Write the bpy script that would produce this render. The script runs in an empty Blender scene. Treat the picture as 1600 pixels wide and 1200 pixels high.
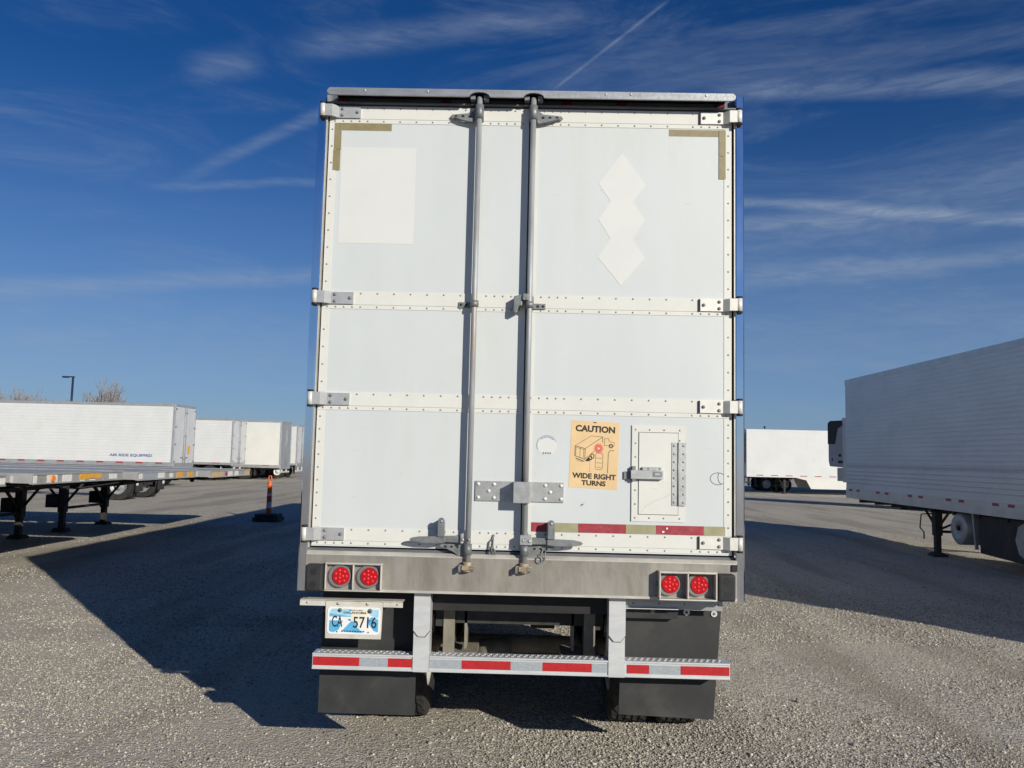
import bpy, bmesh, math, random
import numpy as np
from mathutils import Matrix, Vector
R = math.radians
random.seed(7)
C = bpy.context.scene.collection
SC = bpy.context.scene

# ------------------------------------------------------------------ camera
cam = bpy.data.cameras.new('camera')
cam.sensor_width = 36.0
cam.lens = 28.918
cam.clip_start = 0.05
cam.clip_end = 4000
camo = bpy.data.objects.new('camera', cam)
C.objects.link(camo)
_r = Vector((0.999656, 0.012733, 0.02294)); _u = Vector((-0.02173, -0.088133, 0.995872)); _f = Vector((-0.014702, 0.996027, 0.087826))
camo.matrix_world = Matrix(((_r.x, _u.x, -_f.x, -0.0026), (_r.y, _u.y, -_f.y, -4.8716), (_r.z, _u.z, -_f.z, 1.8545), (0, 0, 0, 1)))
SC.camera = camo

# ------------------------------------------------------------------ sun, sky, exposure
SUN = Vector((7.018, -9.046, 4.07)).normalized()
sl = bpy.data.lights.new('sun', 'SUN')
sl.energy = 4.75
sl.angle = R(0.5)
sl.color = (1.0, 0.94, 0.82)
so = bpy.data.objects.new('sun', sl)
C.objects.link(so)
so.rotation_euler = SUN.to_track_quat('Z', 'Y').to_euler()
so.location = (20, -25, 30)

W = bpy.data.worlds.new('World')
SC.world = W
W.use_nodes = True
nt = W.node_tree
for n in list(nt.nodes):
    nt.nodes.remove(n)


class NG:
    def __init__(s, t):
        s.t = t

    def n(s, typ, **kw):
        x = s.t.nodes.new(typ)
        for k, v in kw.items():
            setattr(x, k, v)
        return x

    def link(s, a, b):
        s.t.links.new(a, b)

    def put(s, sock, v):
        if hasattr(v, 'is_output') or isinstance(v, bpy.types.NodeSocket):
            s.t.links.new(v, sock)
        else:
            sock.default_value = v

    def math(s, op, a, b=0.0, c=0.0, clamp=False):
        x = s.n('ShaderNodeMath', operation=op, use_clamp=clamp)
        s.put(x.inputs[0], a); s.put(x.inputs[1], b); s.put(x.inputs[2], c)
        return x.outputs[0]

    def vmath(s, op, a, b=None):
        x = s.n('ShaderNodeVectorMath', operation=op)
        s.put(x.inputs[0], a)
        if b is not None:
            s.put(x.inputs[1], b)
        return x

    def maprange(s, v, a, b, c, d, smooth=True):
        x = s.n('ShaderNodeMapRange')
        x.interpolation_type = 'SMOOTHSTEP' if smooth else 'LINEAR'
        x.clamp = True
        s.put(x.inputs[0], v)
        for i, q in enumerate((a, b, c, d)):
            x.inputs[i + 1].default_value = q
        return x.outputs[0]

    def noise(s, vec, scale, detail=4, rough=0.55, dist=0.0):
        x = s.n('ShaderNodeTexNoise')
        s.put(x.inputs['Vector'], vec)
        x.inputs['Scale'].default_value = scale
        x.inputs['Detail'].default_value = detail
        x.inputs['Roughness'].default_value = rough
        x.inputs['Distortion'].default_value = dist
        return x.outputs['Fac']

    def mix(s, f, a, b, blend='MIX'):
        x = s.n('ShaderNodeMix', data_type='RGBA', blend_type=blend)
        s.put(x.inputs[0], f)
        s.put(x.inputs[6], a if not isinstance(a, tuple) else (*a, 1)[:4])
        s.put(x.inputs[7], b if not isinstance(b, tuple) else (*b, 1)[:4])
        return x.outputs[2]

    def map(s, vec, scale=(1, 1, 1), rot=(0, 0, 0)):
        x = s.n('ShaderNodeMapping')
        s.put(x.inputs[0], vec)
        x.inputs['Scale'].default_value = scale
        x.inputs['Rotation'].default_value = rot
        return x.outputs[0]


g = NG(nt)
sky = g.n('ShaderNodeTexSky', sky_type='NISHITA')
sky.sun_disc = False
sky.sun_elevation = math.asin(SUN.z)
sky.sun_rotation = math.atan2(SUN.x, SUN.y)
sky.altitude = 300
sky.air_density = 0.9
sky.dust_density = 0.15
sky.ozone_density = 1.3
tc = g.n('ShaderNodeTexCoord').outputs['Generated']
# cirrus streaks and contrails: bands along great circles of the sky, broken up by noise
STREAKS = [  # two sky directions, half width, strength, end fade
    ((0.0264, 0.9077, 0.4189), (0.148, 0.8548, 0.4974), .0016, .22, .02),
    ((0.2019, 0.8829, 0.4054), (0.5867, 0.7489, 0.3703), .010, .30, .05),
    ((0.2027, 0.9234, 0.2928), (0.605, 0.7858, 0.2409), .0052, .42, .04),
    ((0.2045, 0.9300, 0.2622), (0.3976, 0.8946, 0.2691), .008, .25, .04),
    ((0.2082, 0.9441, 0.2018), (0.5983, 0.7929, 0.2279), .010, .34, .05),
    ((-0.6112, 0.8042, 0.1513), (-0.1995, 0.9474, 0.2085), .009, .30, .06),
    ((-0.4231, 0.8686, 0.2818), (-0.1971, 0.9201, 0.3099), .004, .22, .05),
    ((-0.3910, 0.8782, 0.2900), (-0.2038, 0.8946, 0.3986), .006, .22, .04),
    ((-0.2823, 0.8609, 0.4369), (0.0645, 0.8735, 0.4902), .012, .22, .06),
    ((-0.3720, 0.8421, 0.3998), (-0.2889, 0.8559, 0.4259), .013, .22, .03),
    ((0.2061, 0.9362, 0.2306), (0.6009, 0.7573, 0.3047), .03, .20, .06),
    ((-0.7000, 0.7000, 0.0900), (-0.1500, 0.9700, 0.1300), .04, .16, .10),
    ((0.1500, 0.9700, 0.1300), (0.7000, 0.7000, 0.1500), .04, .16, .10),
]
warp = g.n('ShaderNodeTexNoise')
g.link(tc, warp.inputs['Vector']); warp.inputs['Scale'].default_value = 5.0; warp.inputs['Detail'].default_value = 3
wv = g.vmath('SCALE', g.vmath('SUBTRACT', warp.outputs['Color'], (0.5, 0.5, 0.5)).outputs[0])
wv.inputs['Scale'].default_value = 0.022
dirw = g.vmath('ADD', tc, wv.outputs[0]).outputs[0]
fib = g.noise(g.map(tc, (6, 6, 34)), 3.0, 7, 0.62, 0.6)
fibr = g.maprange(fib, .32, .66, .45, 1.0)
acc = None
for (a, b, w, k, e) in STREAKS:
    va, vb = Vector(a).normalized(), Vector(b).normalized()
    nn = va.cross(vb).normalized()
    tt = (vb - va).normalized()
    src = tc if w < .003 else dirw
    d = g.math('ABSOLUTE', g.vmath('DOT_PRODUCT', src, tuple(nn)).outputs['Value'])
    band = g.maprange(d, 0, w * 1.9, 1, 0)
    t = g.vmath('DOT_PRODUCT', src, tuple(tt)).outputs['Value']
    ta, tb = va.dot(tt), vb.dot(tt)
    ends = g.math('MULTIPLY', g.maprange(t, ta - .01, ta + e, 0, 1), g.maprange(t, tb - e, tb + .01, 1, 0))
    m = g.math('MULTIPLY', g.math('MULTIPLY', band, ends), k)
    m = g.math('MULTIPLY', m, 1.15)
    acc = m if acc is None else g.math('ADD', acc, m)
veil = g.noise(g.map(tc, (2.0, 2.0, 9.0), (0.1, .15, 0)), 1.6, 8, 0.66, 1.2)
veilm = g.math('MULTIPLY', g.maprange(veil, .44, .78, 0, 1), .17)
dens = g.math('ADD', g.math('MULTIPLY', acc, fibr), g.math('MULTIPLY', veilm, g.math('ADD', fibr, .25)), clamp=True)
hs = g.n('ShaderNodeHueSaturation')
hs.inputs['Saturation'].default_value = 1.42
hs.inputs['Value'].default_value = 1.0
g.link(sky.outputs[0], hs.inputs['Color'])
tint = g.mix(1.0, hs.outputs[0], (.67, .83, 1.22), 'MULTIPLY')
elev = g.n('ShaderNodeSeparateXYZ'); g.link(tc, elev.inputs[0])
tint = g.mix(g.maprange(elev.outputs[2], -.02, .42, .58, 0), tint, (3.6, 5.9, 9.8))
col = g.mix(dens, tint, (5.6, 6.9, 9.0))
bg = g.n('ShaderNodeBackground')
bg.inputs['Strength'].default_value = 0.053
g.link(col, bg.inputs['Color'])
wo = g.n('ShaderNodeOutputWorld')
g.link(bg.outputs[0], wo.inputs['Surface'])

SC.view_settings.view_transform = 'Standard'
SC.view_settings.look = 'None'
SC.view_settings.exposure = 0.0
SC.view_settings.gamma = 1.0

# ------------------------------------------------------------------ materials
M = {}


def mat(name, col, rough=.6, metal=0.0, var=.08, scale=3.0, grime=None, gs=1.2, bump=0.0, bscale=60, spec=.5, stretch=(1, 1, 1), rvar=0.0):
    m = bpy.data.materials.new(name)
    m.use_nodes = True
    t = m.node_tree
    b = t.nodes['Principled BSDF']
    q = NG(t)
    o = q.n('ShaderNodeTexCoord').outputs['Object']
    n1 = q.noise(q.map(o, stretch), scale, 6, .6)
    c0 = tuple(c * (1 - var) for c in col); c1 = tuple(min(1, c * (1 + var)) for c in col)
    cc = q.mix(q.maprange(n1, .3, .7, 0, 1), c0, c1)
    if grime:
        n2 = q.noise(q.map(o, stretch), gs, 8, .68, .4)
        cc = q.mix(q.math('MULTIPLY', q.maprange(n2, .5, .75, 0, 1), grime[3]), cc, grime[:3])
    q.link(cc, b.inputs['Base Color'])
    b.inputs['Roughness'].default_value = rough
    if rvar:
        q.link(q.maprange(n1, .3, .7, rough - rvar, rough + rvar), b.inputs['Roughness'])
    b.inputs['Metallic'].default_value = metal
    b.inputs['Specular IOR Level'].default_value = spec
    if bump:
        bn = q.n('ShaderNodeBump')
        bn.inputs['Strength'].default_value = bump
        bn.inputs['Distance'].default_value = .01
        q.link(q.noise(o, bscale, 4, .6), bn.inputs['Height'])
        q.link(bn.outputs[0], b.inputs['Normal'])
    M[name] = m
    return m


mat('door_white', (.56, .595, .60), .42, 0, .03, 1.6, (.53, .525, .48, .42), 1.5, .05, 3.5, stretch=(1.6, 1, .45))
mat('trim_white', (.645, .645, .61), .4, 0, .03, 5, (.55, .52, .44, .35), 2.5, .02, 12)
mat('ghost_white', (.63, .645, .63), .45, 0, .02, 3)
mat('rivet', (.33, .33, .33), .45, .6, .15, 40)
mat('rod_steel', (.34, .36, .38), .55, .3, .16, 14, (.34, .22, .13, .5), 5, .1, 80, stretch=(1, 1, .25))
mat('galv', (.45, .46, .46), .45, .7, .12, 24, (.3, .27, .22, .3), 8, .06, 60)
mat('cast_dark', (.20, .215, .225), .5, .4, .2, 20, (.25, .2, .13, .4), 12, .15, 70)
mat('cast_rust', (.36, .29, .2), .7, .3, .25, 22, (.18, .11, .07, .6), 14, .25, 70)
mat('hinge_light', (.7, .69, .64), .45, .15, .06, 18, (.4, .36, .28, .35), 9)
mat('hinge_grey', (.5, .51, .51), .42, .5, .08, 18, (.35, .32, .27, .35), 9)
mat('mirror_steel', (.86, .90, .96), .10, 1.0, .05, 6, stretch=(1, 1, .3), rvar=.04)  # bluish base colour puts part of the sky's reflection into the steel
mat('sill_steel', (.29, .275, .245), .5, .35, .16, 5, (.19, .155, .11, .65), 3.0, .08, 40, stretch=(2.2, 1, .7))
mat('sill_light', (.56, .535, .48), .45, .35, .1, 6, (.3, .26, .2, .4), 4, stretch=(1.5, 1, 1))
mat('alu_bar', (.37, .38, .39), .4, .6, .14, 16, (.32, .31, .3, .5), 7, .1, 40, stretch=(.4, 1, 2))
mat('header_dark', (.13, .135, .15), .5, .3, .15, 8)
mat('gasket', (.012, .012, .014), .7, 0, .2, 10)
mat('black_rubber', (.022, .023, .025), .75, 0, .3, 9, (.06, .056, .05, .5), 4, .12, 50)
mat('flap_rubber', (.026, .027, .028), .7, 0, .22, 5, (.085, .08, .07, .5), 2.5, .06, 30)
mat('tyre', (.022, .021, .020), .85, 0, .3, 14, (.08, .072, .06, .45), 7, .15, 60)
mat('rim_white', (.62, .62, .6), .5, .2, .1, 9, (.3, .27, .22, .4), 6)
mat('rim_grey', (.34, .36, .38), .5, .4, .1, 9, (.2, .18, .15, .4), 6)
mat('rim_green', (.02, .06, .045), .5, .1, .1, 9)
mat('under_steel', (.032, .031, .030), .75, .1, .3, 9, (.10, .09, .07, .45), 4, .15, 40)
mat('axle_dust', (.24, .22, .18), .85, .05, .2, 9, (.18, .15, .11, .5), 5, .2, 40)
mat('bumper_alu', (.66, .675, .69), .36, .35, .07, 12, (.42, .41, .38, .35), 6, .05, 60, stretch=(.5, 1, 2))
mat('tape_red', (.42, .018, .022), .38, 0, .12, 50, bump=.05, bscale=200)
mat('tape_silver', (.42, .46, .50), .32, .3, .12, 90, bump=.08, bscale=160)
mat('tape_red_old', (.30, .03, .045), .5, 0, .2, 30, (.42, .3, .27, .3), 18)
mat('tape_olive', (.30, .285, .165), .5, 0, .1, 20, (.42, .40, .29, .4), 12)
mat('tape_brown', (.235, .20, .105), .5, 0, .1, 20, (.30, .27, .16, .4), 14)
mat('tape_white', (.6, .6, .6), .5, 0, .1, 20)
mat('lens_red', (.43, .006, .012), .16, 0, .15, 60, bump=.0)
mat('led_red', (.72, .04, .045), .2, 0, .1, 60)
mat('lens_red_shaded', (.14, .008, .018), .25, 0, .1, 30)  # red marker lens, darkened in colour for the shade under the rail
mat('lens_amber', (.75, .22, .03), .2, 0, .15, 60)
mat('grommet', (.16, .16, .165), .6, 0, .1, 30)
mat('sign_tan', (.70, .50, .27), .5, 0, .05, 9, (.62, .45, .24, .4), 5)
mat('ink', (.022, .017, .015), .6, 0, .1, 20)
mat('ink_brown', (.09, .06, .035), .6, 0, .1, 20)
mat('ink_blue', (.07, .11, .32), .5, 0, .1, 20)
mat('pale_blue_ink', (.24, .27, .42), .5, 0, .15, 20)
mat('ink_grey', (.2, .2, .19), .6, 0, .2, 20)
mat('scuff', (.52, .535, .52), .6, 0, .1, 20)
mat('burst_red', (.62, .13, .09), .5, 0, .1, 20)
mat('plate_white', (.76, .77, .76), .35, 0, .03, 20)
mat('plate_blue', (.10, .40, .66), .35, 0, .1, 30)
mat('plate_sky', (.34, .60, .76), .35, 0, .12, 30)
mat('plate_cream', (.74, .71, .6), .35, 0, .04, 30)
mat('holder_paint', (.58, .565, .51), .5, .1, .08, 16, (.4, .35, .27, .5), 9)
mat('van_white', (.615, .63, .635), .4, 0, .03, 1.2, (.54, .53, .5, .35), 1.1, .03, 4)
mat('van_cream', (.65, .65, .615), .4, 0, .03, 1.2, (.58, .57, .52, .3), .9, .06, 1.6)
mat('van_grey', (.57, .60, .63), .42, .25, .05, 1.0, (.45, .475, .50, .55), 1.3, .04, 3, stretch=(1, .6, 1.4))
mat('van_alu', (.48, .49, .50), .38, .55, .08, 3, (.33, .33, .32, .4), 2, .03, 12)
mat('door_pale', (.60, .615, .63), .42, .1, .05, 2.5, (.46, .46, .46, .35), 2)
mat('deck_alu', (.42, .42, .41), .5, .4, .18, 4, (.27, .25, .21, .5), 2.2, .08, 20, stretch=(3, .25, 1))
mat('nose_alu', (.53, .53, .52), .42, .5, .12, 5, (.34, .32, .28, .5), 3, .05, 20)
mat('sticker_orange', (.70, .36, .06), .5, 0, .12, 22)
mat('sticker_tan', (.56, .40, .20), .5, 0, .14, 22)
mat('sticker_white', (.70, .70, .66), .5, 0, .08, 22)
mat('cone_orange', (.85, .16, .03), .5, 0, .06, 10, (.55, .14, .05, .4), 8)
mat('cone_white', (.55, .55, .56), .4, 0, .08, 14)
mat('cone_orange_shaded', (.5, .07, .03), .5, 0, .1, 14)  # orange of the lower bands with the trailer's shadow painted in
mat('pole_dark', (.02, .03, .06), .5, .2, .1, 10)
mat('unit_white', (.34, .36, .40), .4, 0, .05, 3, (.42, .42, .44, .4), 2)  # white casing, its colour lowered to stand for shade
mat('unit_dark', (.018, .02, .03), .5, 0, .2, 10)
mat('bark', (.33, .26, .19), .9, 0, .2, 3)
mat('twig', (.36, .31, .25), .9, 0, .2, 1.5)

# ------------------------------------------------------------------ mesh helpers


class MB:
    def __init__(s):
        s.v = []; s.f = []; s.m = []; s.s = []

    def add(s, vs, fs, m=0, sm=False):
        b = len(s.v)
        s.v.extend([tuple(v) for v in vs])
        for f in fs:
            s.f.append([i + b for i in f]); s.m.append(m); s.s.append(sm)
        return s

    def box(s, x0, x1, y0, y1, z0, z1, m=0):
        x0, x1 = min(x0, x1), max(x0, x1); y0, y1 = min(y0, y1), max(y0, y1); z0, z1 = min(z0, z1), max(z0, z1)
        vs = [(x, y, z) for z in (z0, z1) for y in (y0, y1) for x in (x0, x1)]
        return s.add(vs, [(0, 2, 3, 1), (4, 5, 7, 6), (0, 1, 5, 4), (2, 6, 7, 3), (0, 4, 6, 2), (1, 3, 7, 5)], m)

    def prism(s, poly, axis, a0, a1, m=0, sm=False):
        def P(p, a):
            return {'x': (a, p[0], p[1]), 'y': (p[0], a, p[1]), 'z': (p[0], p[1], a)}[axis]
        n = len(poly)
        vs = [P(p, a0) for p in poly] + [P(p, a1) for p in poly]
        s.add(vs, [tuple(range(n)), tuple(range(2 * n - 1, n - 1, -1))], m)
        b = len(s.v) - 2 * n
        for i in range(n):
            j = (i + 1) % n
            s.f.append([b + i, b + n + i, b + n + j, b + j]); s.m.append(m); s.s.append(sm)
        return s

    def cyl(s, p0, p1, r0, r1=None, n=14, m=0, sm=True, caps=True):
        r1 = r0 if r1 is None else r1
        p0, p1 = Vector(p0), Vector(p1)
        d = (p1 - p0).normalized()
        a = d.orthogonal().normalized(); c = d.cross(a)
        vs = []
        for p, r in ((p0, r0), (p1, r1)):
            for i in range(n):
                t = 2 * math.pi * i / n
                vs.append(p + r * (math.cos(t) * a + math.sin(t) * c))
        s.add(vs, [(i, (i + 1) % n, n + (i + 1) % n, n + i) for i in range(n)], m, sm)
        if caps:
            b = len(s.v) - 2 * n
            s.f.append([b + i for i in range(n - 1, -1, -1)]); s.m.append(m); s.s.append(False)
            s.f.append([b + n + i for i in range(n)]); s.m.append(m); s.s.append(False)
        return s

    def tube(s, pts, r, n=6, m=0):
        pts = [Vector(p) for p in pts]
        rs = r if isinstance(r, (list, tuple)) else [r] * len(pts)
        b = len(s.v)
        a = None
        for i, p in enumerate(pts):
            d = ((pts[i + 1] if i + 1 < len(pts) else p) - (pts[i - 1] if i else p)).normalized()
            a = d.orthogonal().normalized() if a is None else (a - d * a.dot(d)).normalized()
            c = d.cross(a)
            for k in range(n):
                t = 2 * math.pi * k / n
                s.v.append(tuple(p + rs[i] * (math.cos(t) * a + math.sin(t) * c)))
        for i in range(len(pts) - 1):
            for k in range(n):
                k2 = (k + 1) % n
                s.f.append([b + i * n + k, b + i * n + k2, b + (i + 1) * n + k2, b + (i + 1) * n + k]); s.m.append(m); s.s.append(True)
        s.f.append([b + k for k in range(n - 1, -1, -1)]); s.m.append(m); s.s.append(False)
        e = b + (len(pts) - 1) * n
        s.f.append([e + k for k in range(n)]); s.m.append(m); s.s.append(False)
        return s

    def dome(s, c, r, h, n=8, m=0):     # a rivet or bolt head standing on a surface that faces -y
        c = Vector(c)
        vs = []
        for rr, yy in ((1, 0), (.86, .55), (.45, .93)):
            for i in range(n):
                t = 2 * math.pi * i / n
                vs.append(c + Vector((rr * r * math.cos(t), -yy * h, rr * r * math.sin(t))))
        fs = []
        for k in range(2):
            fs += [(k * n + i, k * n + (i + 1) % n, (k + 1) * n + (i + 1) % n, (k + 1) * n + i) for i in range(n)]
        fs.append(tuple(2 * n + i for i in range(n)))
        return s.add(vs, fs, m, True)

    def lathe(s, prof, cx, cy, cz, n=48, m=0, sm=True, closed=True):   # prof: (radius, x offset), axis along x
        b = len(s.v)
        k = len(prof)
        for i in range(n):
            t = 2 * math.pi * i / n
            for (r, a) in prof:
                s.v.append((cx + a, cy + r * math.cos(t), cz + r * math.sin(t)))
        for i in range(n):
            j = (i + 1) % n
            for q in range(k if closed else k - 1):
                q2 = (q + 1) % k
                s.f.append([b + i * k + q, b + i * k + q2, b + j * k + q2, b + j * k + q]); s.m.append(m); s.s.append(sm)
        return s

    def build(s, name, mats, parent=None, bevel=0.0, recalc=True, loc=None):
        me = bpy.data.meshes.new(name)
        me.from_pydata(s.v, [], s.f)
        if not isinstance(mats, (list, tuple)):
            mats = [mats]
        for q in mats:
            me.materials.append(M[q])
        me.polygons.foreach_set('material_index', s.m)
        me.polygons.foreach_set('use_smooth', s.s)
        if recalc:
            bm = bmesh.new(); bm.from_mesh(me)
            bmesh.ops.recalc_face_normals(bm, faces=bm.faces)
            bm.to_mesh(me); bm.free()
        me.update()
        o = bpy.data.objects.new(name, me)
        C.objects.link(o)
        if parent:
            o.parent = parent
        if loc:
            o.location = loc
        if bevel:
            b = o.modifiers.new('bevel', 'BEVEL'); b.width = bevel; b.segments = 2; b.limit_method = 'ANGLE'; b.angle_limit = R(40)
        return o


def thing(name, label, cat, loc=(0, 0, 0), rz=0.0, group=None):
    o = bpy.data.objects.new(name, None)
    o.empty_display_size = .3
    C.objects.link(o)
    o.location = loc; o.rotation_euler = (0, 0, rz)
    o['label'] = label; o['category'] = cat
    if group:
        o['group'] = group
    return o


def tag(o, label, cat, group=None):
    o['label'] = label; o['category'] = cat
    if group:
        o['group'] = group
    return o


def text(mb, body, x0, x1, z0, z1, y, m=0, bold=0.0, depth=.0008, flip=None):
    """letters standing on a surface facing -y, fitted to the box; flip maps a point elsewhere"""
    cu = bpy.data.curves.new('lettering', 'FONT')
    cu.body = body; cu.size = 1.0; cu.offset = bold; cu.resolution_u = 3
    o = bpy.data.objects.new('lettering', cu); C.objects.link(o)
    dg = bpy.context.evaluated_depsgraph_get()
    me = o.evaluated_get(dg).to_mesh()
    co = [v.co.copy() for v in me.vertices]
    fs = [tuple(p.vertices) for p in me.polygons]
    o.evaluated_get(dg).to_mesh_clear()
    bpy.data.objects.remove(o); bpy.data.curves.remove(cu)
    ax, bx = min(c.x for c in co), max(c.x for c in co); az, bz = min(c.y for c in co), max(c.y for c in co)
    vs = []
    for c in co:
        p = (x0 + (c.x - ax) / (bx - ax) * (x1 - x0), y, z0 + (c.y - az) / (bz - az) * (z1 - z0))
        vs.append(flip(p) if flip else p)
    mb.add(vs, fs, m)


def line(mb, a, b, w, y, m=0, d=.0006):      # a drawn stroke on a -y facing surface
    a = Vector((a[0], 0, a[1])); b = Vector((b[0], 0, b[1]))
    t = (b - a)
    if t.length < 1e-6:
        return
    t.normalize(); n = Vector((-t.z, 0, t.x)) * w * .5
    q = [a + n, b + n, b - n, a - n]
    mb.prism([(p.x, p.z) for p in q], 'y', y, y + d, m)


# ------------------------------------------------------------------ ground
def gz(x, y):
    t = np.clip((y - 30.0) / 26.0, 0, 1)
    s = t * t * (3 - 2 * t)
    return -0.2 * s


def gz1(x, y):
    return float(gz(np.float64(x), np.float64(y)))


def relief(x, y):
    z = .010 * np.sin(x * 1.7 + y * .6) * np.sin(y * 1.3 - x * .4) + .007 * np.sin(x * 4.1 - y * 2.2) * np.sin(y * 3.3 + x)
    z = z + .012 * np.sin(x * .5 + 1.0) * np.sin(y * .43 + .6)
    return z - .012


m = bpy.data.materials.new('gravel_ground'); m.use_nodes = True
M['gravel_ground'] = m
q = NG(m.node_tree); b = m.node_tree.nodes['Principled BSDF']
o = q.n('ShaderNodeTexCoord').outputs['Object']


def vor(scale, feat='F1', rnd=1.0):
    v = q.n('ShaderNodeTexVoronoi', feature=feat)
    q.link(o, v.inputs['Vector']); v.inputs['Scale'].default_value = scale
    return v


v1, v2, v3 = vor(58), vor(120), vor(27)
sep = q.n('ShaderNodeSeparateColor'); q.link(v1.outputs['Color'], sep.inputs[0])
sep2 = q.n('ShaderNodeSeparateColor'); q.link(v2.outputs['Color'], sep2.inputs[0])
sep3 = q.n('ShaderNodeSeparateColor'); q.link(v3.outputs['Color'], sep3.inputs[0])
tone = q.math('ADD', q.math('MULTIPLY', sep.outputs[0], .45), q.math('ADD', q.math('MULTIPLY', sep2.outputs[1], .35), q.math('MULTIPLY', sep3.outputs[2], .2)))
cA = q.mix(q.maprange(tone, .2, .8, 0, 1), (.25, .225, .187), (.68, .63, .54))
big = q.noise(q.map(o, (1, .55, 1)), .33, 6, .6, .5)
mid = q.noise(q.map(o, (1, .7, 1)), 1.7, 5, .6)
trk = q.noise(q.map(o, (1, .12, 1), (0, 0, .5)), .9, 5, .6, .3)
dust = q.math('MULTIPLY', q.maprange(big, .40, .60, 0, 1), .72)
cB = q.mix(dust, cA, (.53, .48, .395))
cC = q.mix(q.math('MULTIPLY', q.maprange(mid, .52, .78, 0, 1), .35), cB, (.33, .30, .25))
cD = q.mix(q.math('MULTIPLY', q.maprange(trk, .47, .64, 0, 1), .65), cC, (.31, .275, .22))
spk = q.noise(o, 9, 4, .7)
cE = q.mix(q.math('MULTIPLY', q.maprange(spk, .55, .72, 0, 1), .4), cD, (.25, .23, .20))
q.link(cE, b.inputs['Base Color'])
b.inputs['Roughness'].default_value = .92
b.inputs['Specular IOR Level'].default_value = .15
h1 = q.math('SUBTRACT', .5, v1.outputs['Distance'])
h2 = q.math('SUBTRACT', .5, v2.outputs['Distance'])
h3 = q.math('MULTIPLY', q.math('SUBTRACT', .5, v3.outputs['Distance']), .7)
hh = q.math('ADD', q.math('ADD', h1, q.math('MULTIPLY', h2, .5)), h3)
bn = q.n('ShaderNodeBump'); bn.inputs['Strength'].default_value = .7; bn.inputs['Distance'].default_value = .014
q.link(hh, bn.inputs['Height']); q.link(bn.outputs[0], b.inputs['Normal'])

gx = np.concatenate([-np.geomspace(900, 14, 40), np.linspace(-13.8, 13.8, 185), np.geomspace(14, 900, 40)])
gy = np.concatenate([-np.geomspace(600, 9, 26), np.linspace(-8.8, 24, 220), np.linspace(24.5, 60, 60), np.geomspace(62, 1400, 40)])
X, Y = np.meshgrid(gx, gy)
Z = gz(X, Y) + relief(X, Y) * np.clip((40 - np.abs(Y)) / 20, 0, 1)
vv = np.stack([X.ravel(), Y.ravel(), Z.ravel()], 1)
nx, ny = len(gx), len(gy)
ii = (np.arange(ny - 1)[:, None] * nx + np.arange(nx - 1)[None]).ravel()
quads = np.stack([ii, ii + 1, ii + 1 + nx, ii + nx], 1)


def np_mesh(name, verts, faces, matname):
    me = bpy.data.meshes.new(name)
    k = faces.shape[1]
    me.vertices.add(len(verts)); me.vertices.foreach_set('co', verts.astype(np.float32).ravel())
    me.loops.add(faces.size); me.loops.foreach_set('vertex_index', faces.astype(np.int32).ravel())
    me.polygons.add(len(faces)); me.polygons.foreach_set('loop_start', np.arange(0, faces.size, k, dtype=np.int32))
    me.update(calc_edges=True)
    me.materials.append(M[matname])
    ob = bpy.data.objects.new(name, me); C.objects.link(ob)
    return ob


ground = np_mesh('ground', vv, quads, 'gravel_ground')
ground.data.polygons.foreach_set('use_smooth', np.ones(len(quads), bool))
ground['kind'] = 'structure'

# loose gravel lying on the ground near the viewer
m = bpy.data.materials.new('gravel_stone'); m.use_nodes = True
M['gravel_stone'] = m
q = NG(m.node_tree); b = m.node_tree.nodes['Principled BSDF']
ri = q.n('ShaderNodeNewGeometry').outputs['Random Per Island']
cr = q.n('ShaderNodeValToRGB')
q.link(ri, cr.inputs[0])
el = cr.color_ramp.elements
el[0].position = 0; el[0].color = (.20, .18, .15, 1)
el[1].position = 1; el[1].color = (.66, .63, .57, 1)
for p_, c_ in ((.3, (.31, .28, .235)), (.7, (.43, .40, .34)), (.95, (.54, .505, .44))):
    e = el.new(p_); e.color = (*c_, 1)
q.link(cr.outputs[0], b.inputs['Base Color'])
b.inputs['Roughness'].default_value = .85
b.inputs['Specular IOR Level'].default_value = .25

rng = np.random.default_rng(5)


def stones(n, ylo, yhi, smin, smax):
    y = ylo + (yhi - ylo) * rng.random(n) ** 1.5
    half = (y + 4.9) * .70 + .8
    x = (rng.random(n) * 2 - 1) * half
    # sparser in wind-blown sandy patches
    dn = np.sin(x * .55 + y * .8 + 1.3) * np.sin(x * .9 - y * .35) + .6 * np.sin(x * 1.9 + .5) * np.sin(y * 2.3 + x * .7)
    keep = rng.random(n) < np.clip(.62 + .75 * dn, .10, 1)
    x, y = x[keep], y[keep]
    n = len(x)
    base = np.array([(1, 0, 0), (-1, 0, 0), (0, 1, 0), (0, -1, 0), (0, 0, 1), (0, 0, -1)], float)
    v = base[None] * (1 + .35 * (rng.random((n, 6, 1)) - .5)) + .55 * (rng.random((n, 6, 3)) - .5)
    s = smin + (smax - smin) * rng.random(n) ** 2.6
    v *= s[:, None, None] * np.stack([.8 + .5 * rng.random(n), .8 + .5 * rng.random(n), .5 + .35 * rng.random(n)], 1)[:, None]
    a = rng.random(n) * 2 * np.pi
    ca, sa = np.cos(a)[:, None], np.sin(a)[:, None]
    vx = v[..., 0] * ca - v[..., 1] * sa; vy = v[..., 0] * sa + v[..., 1] * ca
    zz = gz(x, y) + relief(x, y)
    P = np.stack([vx + x[:, None], vy + y[:, None], v[..., 2] + (zz + s * .22)[:, None]], -1)
    F = np.array([(0, 2, 4), (2, 1, 4), (1, 3, 4), (3, 0, 4), (2, 0, 5), (1, 2, 5), (3, 1, 5), (0, 3, 5)])
    return P.reshape(-1, 3), (F[None] + 6 * np.arange(n)[:, None, None]).reshape(-1, 3)


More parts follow.
